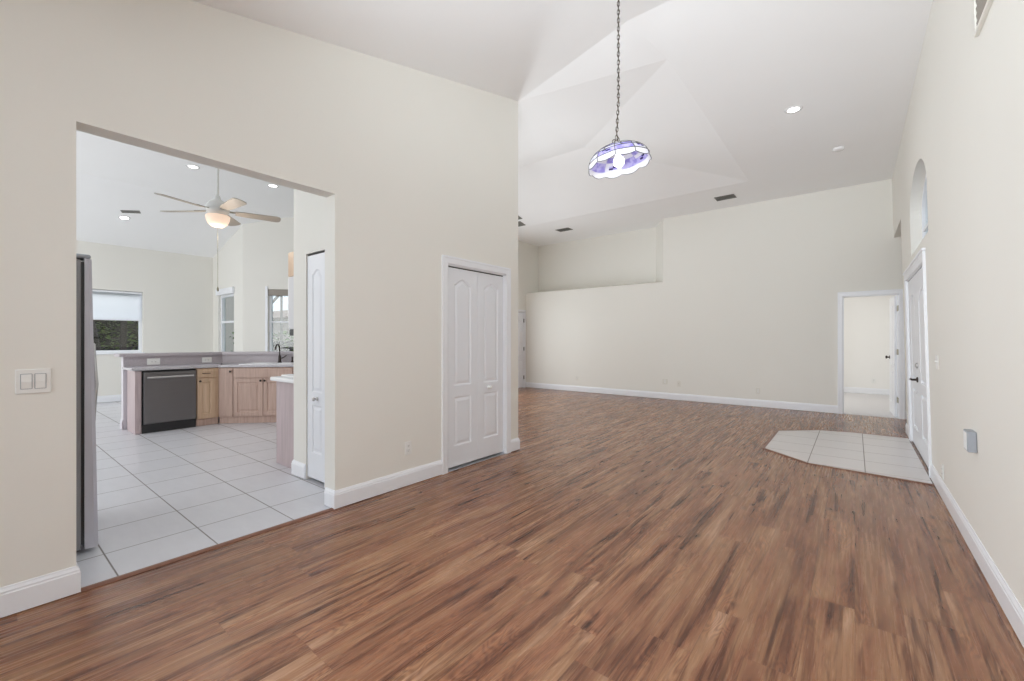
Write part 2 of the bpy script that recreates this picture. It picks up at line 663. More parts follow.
# entry tile pad (octagon against the front door) and its wood edging
pad = [(0.55, 5.385), (-0.375, 5.50), (-0.845, 5.93), (-0.85, 7.20), (-0.40, 7.60), (-0.05, 7.70), (0.55, 7.70)]
b = B()
b.prism(pad, 'z', -0.02, 0.006)
struct(b.build('floor_entry', 'etile'), 'clipped-corner pad of pale tiles inside the front door', 'floor')
b = B()
inner = pad
for i in range(len(pad) - 1):
    p, q = Vector(pad[i]), Vector(pad[i + 1])
    d = (q - p).normalized()
    n = Vector((-d.y, d.x))
    if n.dot(p - Vector((0, 6.5))) < 0:
        n = -n
    w = 0.028
    e = d * 0.012
    b.prism([tuple(p - e), tuple(q + e), tuple(q + n * w + e), tuple(p + n * w - e)], 'z', -0.01, 0.009)
tag(b.build('trim_2', 'strip'), 'thin brown wood edging around the entry tile pad', 'trim', kind='structure')

# ------------------------------------------------------------------ structure: left wall
OY0, OY1, OZ = 0.346, 1.755, 2.423
CY0, CY1, CZ = 2.925, 3.822, 2.046
XLi = XL - 0.135
WEND = 4.06
b = B()


def lp(pts):
    b.prism(pts, 'x', XLi, XL)


lp([(-5.5, 0), (-1.6, 0), (-1.6, zN(-1.6)), (-5.5, zN(-1.6))])
lp([(-1.6, 0), (OY0, 0), (OY0, OZ), (-1.6, OZ)])
lp([(-1.6, OZ), (OY1, OZ), (OY1, zN(OY1)), (-1.6, zN(-1.6))])
lp([(OY1, 0), (CY0, 0), (CY0, CZ), (OY1, CZ)])
lp([(OY1, CZ), (WEND, CZ), (WEND, zN(WEND)), (OY1, zN(OY1))])
lp([(CY1, 0), (WEND, 0), (WEND, CZ), (CY1, CZ)])
struct(b.build('wall_left', 'wall'), 'cream wall with the wide kitchen opening and white closet')
# hidden partitions behind it (kitchen north wall, pantry box, closet)
b = B()
b.box(-7.25, XLi, WEND - 0.10, WEND, 0, 4.2)
struct(b.build('wall_partition', 'wall'), 'cream partition between kitchen and living room')
b = B()
PFY = 1.96
PX0, PX1 = -4.010, -3.647
b.box(-4.255, PX0, PFY, PFY + 0.10, 0, 3.98)
b.box(PX1, XLi, PFY, PFY + 0.10, 0, 3.98)
b.box(PX0, PX1, PFY, PFY + 0.10, 2.10, 3.98)
b.box(-4.255, -4.155, PFY + 0.10, WEND - 0.10, 0, 3.98)
b.box(XLi - 0.02, XLi, OY1, PFY + .1, 0, 3.98)
struct(b.build('wall_pantry', 'wall'), 'cream pantry wall inside the kitchen opening')
b = B()
b.box(PX0 - .1, PX1 + .1, PFY + 0.35, PFY + 0.4, 0, 2.2)
b.box(XLi - 0.5, XLi - 0.45, CY0 - .05, CY1 + .05, 0, 2.2)
b.build('wall_closet', 'wallw')['kind'] = 'structure'

# ------------------------------------------------------------------ structure: front (right) wall, leaning frame
DY0, DY1, DZ = 5.72, 7.52, 2.06
AY0, AY1, AZ0, AZS, AZT = 5.40, 6.93, 2.285, 2.72, 3.125
WR = 0.30
WTOP = 4.15
REND = 8.15
HEAD = 3.0
b = B()


def rp(pts):
    b.prism(pts, 'x', 0.0, WR)


rp([(-5.5, 0), (DY0, 0), (DY0, DZ), (-5.5, DZ)])
rp([(-5.5, DZ), (5.0, DZ), (5.0, WTOP), (-5.5, WTOP)])
rp([(DY1, 0), (REND, 0), (REND, DZ), (DY1, DZ)])
rp([(7.3, DZ), (REND, DZ), (REND, HEAD), (7.3, HEAD)])
rp([(7.3, HEAD), (YB + 0.05, HEAD), (YB + 0.05, WTOP), (7.3, WTOP)])
ac = (AY0 + AY1) / 2
ar = (AY1 - AY0) / 2
half = [(ac + ar * math.cos(t), AZS + (AZT - AZS) * math.sin(t)) for t in [P2 * i / 14 for i in range(15)]]
rp([(ac, DZ), (7.3, DZ), (7.3, WTOP), (ac, WTOP)] + [(y, z) for y, z in reversed(half)] + [(AY1, AZ0), (ac, AZ0)])
rp([(ac, DZ), (ac, AZ0), (AY0, AZ0)] + [(2 * ac - y, z) for y, z in half] + [(ac, WTOP), (5.0, WTOP), (5.0, DZ)])
struct(b.build('wall_right', 'wall', mx=M_R), 'pale front wall with double entry door and arched transom')
b = B()
b.box(0.95, 3.4, 3.5, 12.0, 3.35, 3.45)
struct(b.build('ceiling_porch', 'wallw'), 'porch soffit outside the arched transom', 'ceiling')
b = B()
b.box(3.3, 3.4, 3.5, 12.0, -0.1, 3.35)
struct(b.build('wall_porch', 'stucco'), 'porch wall outside the arched transom', 'wall')
# alcove past the end of the front wall
b = B()
b.box(0.60, 2.0, REND - 0.12, REND, 0, 3.0)
b.box(1.9, 2.0, REND, YB, 0, 3.0)
b.box(0.86, 2.0, REND, YB, 3.0, 3.1)
struct(b.build('wall_alcove', 'wall'), 'cream alcove past the far end of the front wall')

# ------------------------------------------------------------------ structure: back wall with plant-shelf niche
BX0, BX1, BZ = -0.165, 0.57, 2.063
NX, NZ = -3.324, 2.58
NY2, NX2, NZ2 = 10.16, -3.70, 2.69
XW = -7.1
b = B()
b.box(XW - 0.2, BX0, YB, YB + 0.12, 0, NZ)
b.box(NX, BX0, YB, YB + 0.12, NZ, 4.1)
b.box(BX0, BX1, YB, YB + 0.12, BZ, 4.1)
b.box(BX1, 2.0, YB, YB + 0.12, 0, 4.1)
b.poly([(XW - 0.2, YB, NZ), (NX, YB, NZ), (NX2, NY2, NZ2), (XW - 0.2, NY2, NZ2)])
b.poly([(NX, YB, NZ), (NX, YB, 4.1), (NX2, NY2, 4.1), (NX2, NY2, NZ2)])
b.poly([(XW - 0.2, NY2, NZ2), (NX2, NY2, NZ2), (NX2, NY2, 4.1), (XW - 0.2, NY2, 4.1)])
struct(b.build('wall_back', 'wall'), 'long cream back wall with a high recessed plant shelf')
# living-room far-left wall with its door opening and the slider beside it
LDY0, LDY1, LDZ = 8.66, 9.47, 2.06
b = B()
b.box(XW - 0.12, XW, WEND - 0.1, 4.9, 0, 4.1)
b.box(XW - 0.12, XW, 4.9, 8.3, 2.4, 4.1)
b.box(XW - 0.12, XW, 8.3, LDY0, 0, 4.1)
b.box(XW - 0.12, XW, LDY0, LDY1, LDZ, 4.1)
b.box(XW - 0.12, XW, LDY1, 10.3, 0, 4.1)
struct(b.build('wall_far_left', 'wall'), 'cream side wall at the far left corner with a narrow door')

# ------------------------------------------------------------------ structure: ceilings
ZA = HZ + VS * 2.02
A_ = (XL, WEND, zN(WEND))
B_ = (-1.5, 3.45, zN(3.45))
C_ = (0.75, 3.43, zN(3.43))
Q2, Q1 = (-1.4, 4.15, HZ), (-1.4, 8.2, HZ)
E1, E2 = (-3.42, 6.175, ZA), (-5.08, 6.175, ZA)
L1, L2 = (XW - 0.1, 8.2, HZ), (XW - 0.1, WEND, HZ)
b = B()
b.poly([(XL - 0.16, -1.6, zN(-1.6)), (0.75, -1.6, zN(-1.6)), C_, B_, A_, (XL - 0.16, WEND, zN(WEND))])
b.poly([(XL - 0.16, -5.5, zN(-1.6)), (0.75, -5.5, zN(-1.6)), (0.75, -1.6, zN(-1.6)), (XL - 0.16, -1.6, zN(-1.6))])
b.poly([A_, B_, Q2])
b.poly([B_, C_, (0.75, 4.15, HZ), Q2])
b.poly([Q2, (0.75, 4.15, HZ), (0.75, 8.2, HZ), Q1])
b.poly([Q1, (0.75, 8.2, HZ), (0.75, 10.4, HZ), (XW - 0.2, 10.4, HZ), L1])
b.poly([Q2, Q1, E1])
b.poly([Q1, L1, E2, E1])
b.poly([Q2, E1, A_])
b.poly([A_, E1, E2])
b.poly([A_, E2, L2])
b.poly([L1, L2, E2])
o = b.build('ceiling', 'ceil')
struct(o, 'white vaulted ceiling over the big empty room', 'ceiling')
KS0, KSX = 3.30, -9.75
KZ = KS0 + 0.276 * (KSX + 12.23)


def zk(x):
    return min(KZ, KS0 + 0.276 * (x + 12.23))


b = B()
b.poly([(-12.5, -3.1, zk(-12.5)), (KSX, -3.1, KZ), (KSX, 6.5, KZ), (-12.5, 6.5, zk(-12.5))])
b.poly([(KSX, -3.1, KZ), (XLi + .05, -3.1, KZ), (XLi + .05, 4.0, KZ), (-7.2, 4.0, KZ), (-7.2, 6.5, KZ), (KSX, 6.5, KZ)])
struct(b.build('ceiling_kitchen', 'ceil'), 'white kitchen ceiling sloping down to the far wall', 'ceiling')
b = B()
b.poly([(-2.2, YB + .1, 2.75), (1.2, YB + .1, 2.75), (1.2, 13.9, 2.75), (-2.2, 13.9, 2.75)])
struct(b.build('ceiling_bedroom', 'ceil'), 'white ceiling of the room behind the open doorway', 'ceiling')

# bedroom walls
b = B()
b.box(-2.2, 1.2, 13.52, 13.62, 0, 2.75)
b.box(0.82, 0.92, YB + 0.12, 13.6, 0, 2.75)
b.box(-2.2, -2.1, YB + 0.12, 13.6, 0, 2.75)
struct(b.build('wall_bedroom', 'wallw'), 'plain off-white walls seen through the open back doorway')

# kitchen far wall, nook walls
KX = -12.23
WY0, WY1, WZ0, WZ1 = 0.75, 2.385, 1.03, 2.35
b = B()


def kx(y0, y1, z0, z1):
    b.box(KX - 0.15, KX, y0, y1, z0, z1)


kx(-3.2, WY0, 0, 3.4)
kx(WY1, 3.9, 0, 3.4)
kx(WY0, WY1, 0, WZ0)
kx(WY0, WY1, WZ1, 3.4)
struct(b.build('wall_kitchen_far', 'wall'), 'cream far kitchen wall with the shaded window')
NWY = 3.707
V0, V1, VZ0, VZ1 = -11.86, -10.90, 0.85, 2.36
NC = -10.387
b = B()
for x0, x1, z0, z1 in ((KX - .1, V0, 0, 4.1), (V1, NC, 0, 4.1), (V0, V1, 0, VZ0), (V0, V1, VZ1, 4.1)):
    b.box(x0, x1, NWY, NWY + 0.15, z0, z1)
struct(b.build('wall_nook', 'wall'), 'cream nook wall with a narrow double-hung window')
F3 = frame(NC, NWY, 1, 1)        # 45 degree wall; local -y looks into the kitchen
T0, T1, TZ0, TZ1 = 0.512, 1.36, 0.95, 2.41
b = B()
for x0, x1, z0, z1 in ((0, T0, 0, 4.2), (T1, 2.3, 0, 4.2), (T0, T1, 0, TZ0), (T0, T1, TZ1, 4.2)):
    b.box(x0, x1, 0, 0.15, z0, z1)
struct(b.build('wall_nook_angled', 'wall', mx=F3), 'cream angled nook wall with a garden window')

# ------------------------------------------------------------------ baseboards
BASE_PROF = [(0, 0.006), (0.015, 0.006), (0.015, 0.108), (0.012, 0.114), (0.012, 0.122), (0.006, 0.134), (0.004, 0.142), (0, 0.142)]


def base_run(bb, p, q, mx=None, ext0=0.0, ext1=0.0):
    """moulded baseboard from p to q with the room on the right-hand side of p->q"""
    p, q = Vector(p), Vector(q)
    d = (q - p).normalized()
    n = Vector((d.y, -d.x))
    bm2 = bmesh.new()
    r0, r1 = [], []
    for off, z in BASE_PROF:
        for lst, pt in ((r0, p - d * ext0 * off / 0.015), (r1, q + d * ext1 * off / 0.015)):
            c = pt + n * off
            lst.append(bm2.verts.new((c.x, c.y, z)))
    k = len(BASE_PROF)
    for i in range(k):
        bm2.faces.new((r0[i], r0[(i + 1) % k], r1[(i + 1) % k], r1[i]))
    bm2.faces.new(r0)
    bm2.faces.new(r1)
    bmesh.ops.recalc_face_normals(bm2, faces=list(bm2.faces))
    bb._take(bm2, mx)


b = B()
base_run(b, (XL, -5.5), (XL, OY0), ext1=0.015)
base_run(b, (XL, OY0), (XLi, OY0), ext0=0.015)
base_run(b, (XLi, OY1), (XL, OY1), ext1=0.015)
base_run(b, (XL, OY1), (XL, CY0 - 0.065), ext0=0.015)
base_run(b, (XL, CY1 + 0.075), (XL, WEND), ext1=0.015)
base_run(b, (XL, WEND), (XLi - 1, WEND), ext0=0.015)
struct(b.build('baseboard_left', 'trim'), 'white moulded baseboard along the left wall', 'baseboard')
b = B()
base_run(b, (0, DY0 - 0.085), (0, -5.5))
base_run(b, (0, REND), (0, DY1 + 0.085), ext0=0.015)
base_run(b, (0.3, REND), (0, REND), ext1=0.015)
struct(b.build('baseboard_right', 'trim', mx=M_R), 'white moulded baseboard along the front wall', 'baseboard')
b = B()
base_run(b, (XW, YB), (BX0 - 0.075, YB))
base_run(b, (BX1 + 0.08, YB), (1.9, YB))
base_run(b, (XW, 8.35), (XW, LDY0 - 0.06))
struct(b.build('baseboard_back', 'trim'), 'white moulded baseboard along the back wall', 'baseboard')
b = B()
base_run(b, (-2.1, 13.52), (0.82, 13.52))
base_run(b, (0.82, 13.52), (0.82, 9.7))
struct(b.build('baseboard_bedroom', 'trim'), 'white baseboard of the room behind the doorway', 'baseboard')
b = B()
base_run(b, (-4.255, PFY), (PX0, PFY), ext0=0.015)
base_run(b, (PX1, PFY), (XLi, PFY))
base_run(b, (-4.255, PFY + .07), (-4.255, PFY), ext1=0.015)
base_run(b, (KX, -3.0), (KX, NWY))
base_run(b, (KX, NWY), (NC, NWY))
struct(b.build('baseboard_kitchen', 'trim'), 'white baseboard of the kitchen walls', 'baseboard')

# ------------------------------------------------------------------ doors


def casing_bm(bb, w, h, cw, t, mx, foot=0.0):
    """door casing around an opening x 0..w, z 0..h; proud of the wall towards -y"""
    for off, a, c in ((0.0, 0.0, t * 0.75), (cw * 0.55, cw * 0.55, t)):
        pass
    prof = [(0.0, 0.0), (0.0, t * 0.55), (cw * 0.12, t * 0.8), (cw * 0.7, t * 0.85), (cw * 0.8, t), (cw, t), (cw, 0.0)]
    bm2 = bmesh.new()
    rings = []
    for (px, pz, dx, dz) in ((0, foot, -1, 0), (0, h, -1, 1), (w, h, 1, 1), (w, foot, 1, 0)):
        rings.append([bm2.verts.new((px + dx * o_, -y_, pz + dz * o_)) for o_, y_ in prof])
    k = len(prof)
    for r0, r1 in zip(rings, rings[1:]):
        for i in range(k):
            bm2.faces.new((r0[i], r0[(i + 1) % k], r1[(i + 1) % k], r1[i]))
    bm2.faces.new(rings[0])
    bm2.faces.new(rings[-1])
    bmesh.ops.recalc_face_normals(bm2, faces=list(bm2.faces))
    bb._take(bm2, mx)
    # jamb lining
    for x0, x1, z0, z1 in ((-0.001, 0.012, 0, h), (w - 0.012, w + 0.001, 0, h), (0, w, h - 0.012, h + 0.001)):
        bb.box(x0, x1, 0.001, 0.115, z0, z1, mx=mx)


def knob_prof(r):
    return [(0, 0), (r * 1.05, 0), (r * 1.05, 0.004), (r * 0.45, 0.010), (r * 0.42, 0.020), (r * 0.9, 0.028), (r, 0.036), (r * 0.85, 0.043), (0, 0.046)]


RX = Matrix.Rotation(P2, 4, 'X')         # lathe axis z -> -y (out of the wall)

# closet bifold on the left wall: local x along +Y, outward +X
FC = frame(XL, CY0, 0, 1)                # local -y = +X
d1 = thing('door_1', 'white two-leaf bifold closet door with arched panels', 'door', (XL, CY0, 0), kind='structure')
b = B()
casing_bm(b, CY1 - CY0, CZ, 0.078, 0.018, FC)
b.build('casing', 'trim', d1)
cw_ = (CY1 - CY0 - 0.028) / 2
for i in range(2):
    mx = FC @ Matrix.Translation((0.013 + i * (cw_ + 0.002), 0.022, 0.028))
    h_ = 1.995
    x0, x1 = 0.098, cw_ - 0.092
    b = B()
    b.slab(cw_, h_, 0.034, [rect(x0, x1, 0.205, 0.70), arched(x0, x1, 0.81, 1.89, 0.055, 0.12)], mx)
    lf = b.build('leaf', 'door', d1)
    if i == 1:
        b = B()
        b.lathe(knob_prof(0.019), 20, mx @ Matrix.Translation((cw_ * 0.42, 0, 0.755)) @ RX)
        b.build('knob', 'plate', lf, smooth=True)
b = B()
b.box(0.013, CY1 - CY0 - 0.013, 0.028, 0.05, 2.024, 2.036, mx=FC)
b.build('track', 'dark', d1)

# pantry bifold (single narrow leaf) facing -Y
FP = frame(PX0, PFY, 1, 0)
d2 = thing('door_2', 'narrow white pantry door with small knob beside the kitchen opening', 'door', (PX0, PFY, 0), kind='structure')
pw = PX1 - PX0
b = B()
mx = FP @ Matrix.Translation((0.006, 0.012, 0.03))
b.slab(pw - 0.012, 2.05, 0.034, [rect(0.085, pw - 0.097, 0.235, 0.675), arched(0.085, pw - 0.097, 0.79, 1.915, 0.042, 0.12)], mx)
lf = b.build('leaf', 'door', d2)
b = B()
b.lathe(knob_prof(0.017), 20, mx @ Matrix.Translation((pw * 0.5, 0, 0.735)) @ RX)
b.build('knob', 'steel2', lf, smooth=True)
b = B()
b.box(0.004, pw - 0.004, 0.02, 0.06, 2.082, 2.098, mx=FP)
b.build('track', 'dark', d2)

# double entry door in the leaning front wall; local x runs -Y .. viewed from the room (outward -X)
FE = M_R @ frame(0, DY1, 0, -1)          # local -y = -X (into the room)
d3 = thing('door_3', 'white double front door with arched panels and dark lever', 'door', (XR, DY1, 0), kind='structure')
dw = DY1 - DY0
b = B()
casing_bm(b, dw, DZ, 0.085, 0.022, FE)
b.box(-0.12, dw + 0.12, -0.032, 0, DZ + 0.085, DZ + 0.112, 0.006, mx=FE)
b.build('casing', 'trim', d3)
b = B()
b.box(0.013, dw - 0.013, 0.004, 0.12, 0.0, 0.006, 0.002, mx=FE)
b.build('threshold', 'bronze', d3)
lw = (dw - 0.03) / 2
leaves = []
for i in range(2):
    mx = FE @ Matrix.Translation((0.013 + i * (lw + 0.004), 0.008, 0.010))
    b = B()
    ps = []
    for (xa, xb) in ((0.20, lw - 0.20),):
        ps += [rect(xa, xb, 0.22, 0.70), arched(xa, xb, 0.82, 1.84, 0.14, 0.02, 10)]
    b.slab(lw, 2.03, 0.044, ps, mx, dk=1.9)
    lf = b.build('leaf', 'door', d3)
    leaves.append((lf, mx))
lf, mx = leaves[0]
b = B()
hm = mx @ Matrix.Translation((lw - 0.07, 0, 0.84))
b.lathe([(0, 0), (0.032, 0), (0.03, 0.010), (0.016, 0.016), (0, 0.017)], 20, hm @ RX)
b.lathe([(0, 0), (0.014, 0), (0.012, 0.05), (0, 0.052)], 14, hm @ RX)
b.tube([(0.01, -0.05, 0), (-0.03, -0.056, 0.004), (-0.07, -0.056, 0.002), (-0.115, -0.05, -0.006)], 0.012, 10, mx=hm)
b.build('lever_handle', 'bronze', lf, smooth=False)
b = B()
b.lathe([(0, 0), (0.032, 0), (0.03, 0.012), (0.014, 0.02), (0, 0.022)], 18, hm @ Matrix.Translation((0, 0, 0.16)) @ RX)
b.build('deadbolt', 'steel2', lf)

# open back door: casing in the back wall, leaf swung into the bedroom
FB = frame(BX0, YB, 1, 0)
d4 = thing('door_4', 'open white door in the back wall with three hinges', 'door', (BX0, YB, 0), kind='structure')
b = B()
casing_bm(b, BX1 - BX0, BZ, 0.075, 0.018, FB)
b.build('casing', 'trim', d4)
ang = math.radians(92.6)
FL = Matrix.Translation((BX1 - 0.016, YB + 0.118, 0.012)) @ Matrix.Rotation(ang, 4, 'Z') @ Matrix.Translation((0, -0.001, 0))
b = B()
b.slab(0.70, 2.03, 0.035, [rect(0.10, 0.315, 0.22, 0.74), rect(0.385, 0.60, 0.22, 0.74),
                            rect(0.10, 0.315, 0.86, 1.88), rect(0.385, 0.60, 0.86, 1.88)], FL @ Matrix.Translation((0, 0.035, 0)) @ Matrix.Rotation(math.pi, 4, 'Z') @ Matrix.Translation((-0.70, 0.0, 0)))
lf = b.build('leaf', 'door', d4)
b = B()
km = FL @ Matrix.Translation((0.64, 0.035, 0.98))
b.lathe([(0, 0), (0.03, 0), (0.03, 0.006), (0.012, 0.012), (0.011, 0.03), (0.026, 0.04), (0.028, 0.052), (0.02, 0.06), (0, 0.062)], 18, km @ Matrix.Rotation(-P2, 4, 'X'))
b.build('knob', 'bronze', lf)
for hz in (1.828, 1.10, 0.30):
    b = B()
    b.box(BX1 - 0.0165, BX1 - 0.0105, YB + 0.045, YB + 0.113, hz - 0.045, hz + 0.045)
    b.tube([(BX1 - 0.016, YB + 0.118, hz - 0.048), (BX1 - 0.016, YB + 0.118, hz + 0.048)], 0.007, 10)
    b.box(BX1 - 0.012, BX1 - 0.006, YB - 0.004, YB + 0.046, hz - 0.045, hz + 0.045)
    b.build('hinge', 'brass', d4)

# far-left corner door in the side wall, seen at a slant
FF = frame(XW, LDY0, 0, 1)
d5 = thing('door_5', 'white door in the far left corner with three dark hinges', 'door', (XW, LDY0, 0), kind='structure')
b = B()
casing_bm(b, LDY1 - LDY0, LDZ, 0.06, 0.018, FF)
b.build('casing', 'trim', d5)
b = B()
lw5 = LDY1 - LDY0 - 0.028
b.slab(lw5, 2.03, 0.035, [rect(0.11, lw5 - .11, 0.22, 0.74), arched(0.11, lw5 - 0.11, 0.86, 1.88, 0.1, 0.05)], FF @ Matrix.Translation((0.014, 0.006, 0.012)))
lf = b.build('leaf', 'door', d5)
for hz in (1.83, 1.06, 0.28):
    b = B()
    b.tube([(XW + 0.008, LDY1 - 0.014, hz - 0.05), (XW + 0.008, LDY1 - 0.014, hz + 0.05)], 0.011, 10)
    b.build('hinge', 'bronze', d5)

# ------------------------------------------------------------------ windows


def sash(bb, x0, x1, z0, z1, t0, t1, fw, mx):
    bb.box(x0, x0 + fw, t0, t1, z0, z1, 0.003, mx=mx)
    bb.box(x1 - fw, x1, t0, t1, z0, z1, 0.003, mx=mx)
    bb.box(x0 + fw, x1 - fw, t0, t1, z0, z0 + fw, 0.003, mx=mx)
    bb.box(x0 + fw, x1 - fw, t0, t1, z1 - fw, z1, 0.003, mx=mx)


# arched transom over the entry door
w1 = thing('window_1', 'deep arched transom window high over the front door', 'window', (XR, ac, AZ0), kind='structure')
b = B()
fo = [(y, z) for y, z in half] + [(2 * ac - y, z) for y, z in reversed(half[:-1])]
outl = [(AY1, AZ0)] + fo + [(AY0, AZ0)]
inn = inset(outl, 0.045)
bm2 = bmesh.new()
for xx0, xx1 in ((0.10, 0.16),):
    va = [[bm2.verts.new((x, y, z)) for y, z in ol] for x, ol in ((xx0, outl), (xx0, inn), (xx1, inn), (xx1, outl))]
    n_ = len(outl)
    for r0, r1 in ((0, 1), (1, 2), (2, 3), (3, 0)):
        for i in range(n_):
            bm2.faces.new((va[r0][i], va[r0][(i + 1) % n_], va[r1][(i + 1) % n_], va[r1][i]))
bmesh.ops.recalc_face_normals(bm2, faces=list(bm2.faces))
b._take(bm2)
b.box(0.11, 0.15, AY0 + .03, AY1 - .03, AZS - 0.17, AZS - 0.135)
b.box(0.11, 0.15, ac - 0.018, ac + 0.018, AZ0 + .03, AZT - 0.03)
b.build('frame', 'trim', w1, mx=M_R)
b = B()
b.prism(inn, 'x', 0.127, 0.133)
b.build('pane', 'glass', w1, mx=M_R)

# kitchen far window: facing +X
FW = frame(KX, WY0, 0, 1)
w2 = thing('window_2', 'kitchen window with a half lowered white roller shade', 'window', (KX, WY0, WZ0), kind='structure')
ww, wh = WY1 - WY0, WZ1 - WZ0
mx = FW @ Matrix.Translation((0, 0, WZ0))
b = B()
sash(b, 0.001, ww - .001, 0.001, wh - .001, 0.07, 0.13, 0.05, mx)
b.box(0.05, ww - .05, 0.08, 0.12, 0.72, 0.75, mx=mx)
b.build('frame', 'trim', w2)
b = B()
b.box(-0.03, ww + 0.03, -0.03, 0.07, -0.03, 0.001, 0.006, mx=mx)
b.build('sill', 'trim', w2)
b = B()
b.box(0.04, ww - .04, 0.098, 0.104, 0.04, wh - .04, mx=mx)
b.build('pane', 'glass', w2)
b = B()
b.box(0.0, ww - .012, 0.035, 0.038, 0.70, wh - 0.03, mx=mx)
sh = b.build('roller_shade', 'shade', w2)
b = B()
b.tube([(0.005, 0.037, wh - 0.03), (ww - 0.012, 0.037, wh - 0.03)], 0.022, 12, mx=mx)
b.box(0.0, ww - .012, 0.03, 0.044, 0.685, 0.705, 0.003, mx=mx)
b.build('shade_rail', 'trim', sh)

# nook window (faces -Y)
FN = frame(V0, NWY, 1, 0)
w3 = thing('window_3', 'narrow white double-hung window in the nook', 'window', (V0, NWY, VZ0), kind='structure')
vw, vh = V1 - V0, VZ1 - VZ0
mx = FN @ Matrix.Translation((0, 0, VZ0))
b = B()
sash(b, 0.001, vw - .001, 0.001, vh - .001, 0.05, 0.12, 0.06, mx)
b.box(0.05, vw - .05, 0.055, 0.10, vh * 0.56, vh * 0.56 + 0.05, mx=mx)
b.build('frame', 'trim', w3)
b = B()
b.box(0.05, vw - .05, 0.092, 0.098, 0.05, vh - .05, mx=mx)
b.build('pane', 'glass', w3)
b = B()
b.box(-0.04, vw + 0.04, -0.05, 0.0, vh - 0.01, vh + 0.13, 0.006, mx=mx)
b.build('valance', 'trim', w3)

# angled nook window
w4 = thing('window_4', 'garden window in the angled nook wall beside the microwave', 'window', (NC + T0 * .707, NWY + T0 * .707, TZ0), kind='structure')
tw, th = T1 - T0, TZ1 - TZ0
mx = F3 @ Matrix.Translation((T0, 0, TZ0))
b = B()
sash(b, 0.001, tw - .001, 0.001, th - .001, 0.05, 0.12, 0.05, mx)
b.box(0.04, tw - .04, 0.055, 0.10, th * 0.50, th * 0.50 + 0.035, mx=mx)
b.box(-0.05, 0.0, -0.02, 0.0, -0.02, th + 0.06, 0.004, mx=mx)
b.build('frame', 'trim', w4)
b = B()
b.box(0.04, tw - .04, 0.092, 0.098, 0.04, th - .04, mx=mx)
b.build('pane', 'glass', w4)
b = B()
b.box(0.0, tw, 0.0, 0.045, th - 0.14, th - 0.002, 0.006, mx=mx)
b.build('valance', 'louver', w4)

# ------------------------------------------------------------------ kitchen peninsula
S2 = math.sqrt(0.5)
FX, FY0, FYB = -7.74, 1.40, 2.42            # cabinet face line and its bend
PBX = -8.31                                  # face of the pony wall
TBEND = 0.57 * math.tan(math.pi / 8)         # shift of the bend per offset


def off_line(off, y0, yend):
    """polyline of the peninsula at distance off behind the cabinet face: start, bend, end"""
    bx, by = FX - off, FYB + off * math.tan(math.pi / 8)
    return [(bx, y0), (bx, by), (bx + (yend - by), yend)]


def ribbon(bb, o0, o1, y0, yend, z0, z1):
    a = off_line(o0, y0, yend)
    c = off_line(o1, y0, yend)
    bb.prism([a[0], a[1], c[1], c[0]], 'z', z0, z1)
    bb.prism([a[1], a[2], c[2], c[1]], 'z', z0, z1)


YE = WEND - 0.11
b = B()
ribbon(b, 0.57, 0.70, FY0, YE, 0, 1.055)
o = b.build('wall_peninsula', 'bargrey')
struct(o, 'low half wall carrying the raised kitchen bar')
b = B()
base_run(b, (PBX - 0.13, FY0), (PBX, FY0), ext0=0.015, ext1=0.015)
base_run(b, (PBX - 0.13, 2.6), (PBX - 0.13, FY0), ext1=0.015)
struct(b.build('baseboard_peninsula', 'bargrey'), 'white baseboard at the foot of the bar half wall', 'baseboard')
b = B()
ribbon(b, 0.562, 0.5695, FY0, YE, 0.912, 1.055)
tag(b.build('backsplash', 'lam'), 'speckled grey laminate backsplash under the raised bar', 'backsplash')
b = B()
a = off_line(0.52, FY0 - 0.05, YE)
c = off_line(0.90, FY0 - 0.05, YE)
for q in ([a[0], a[1], c[1], c[0]], [a[1], a[2], c[2], c[1]]):
    b.prism(q, 'z', 1.056, 1.098)
tag(b.build('bar_top', 'lam'), 'speckled grey raised bar top bending around the sink', 'counter')
# counter with the sink cut out: pieces around it on the angled leg
FS = frame(FX, FYB, 1, 1)                    # local x along the angled faces, -y outward, +y back
SX0, SX1, SY0, SY1 = 0.28, 1.04, 0.07, 0.49
b = B()
a = off_line(-0.025, FY0 - 0.015, YE)
c = off_line(0.562, FY0 - 0.015, YE)
b.prism([a[0], a[1], c[1], c[0]], 'z', 0.878, 0.91)
zc0, zc1 = 0.878, 0.91
L_ = 2.0
for pts in ([(-0.0104, -0.025), (SX0, -0.025), (SX0, 0.562), (0.2328, 0.562)],
            [(SX0, -0.025), (SX1, -0.025), (SX1, SY0), (SX0, SY0)],
            [(SX0, SY1), (SX1, SY1), (SX1, 0.562), (SX0, 0.562)],
            [(SX1, -0.025), (L_, -0.025), (1.6, 0.562), (SX1, 0.562)]):
    b.prism(pts, 'z', zc0, zc1, mx=FS)
tag(b.build('countertop', 'ctop'), 'pale speckled countertop along the dishwasher and sink', 'counter')

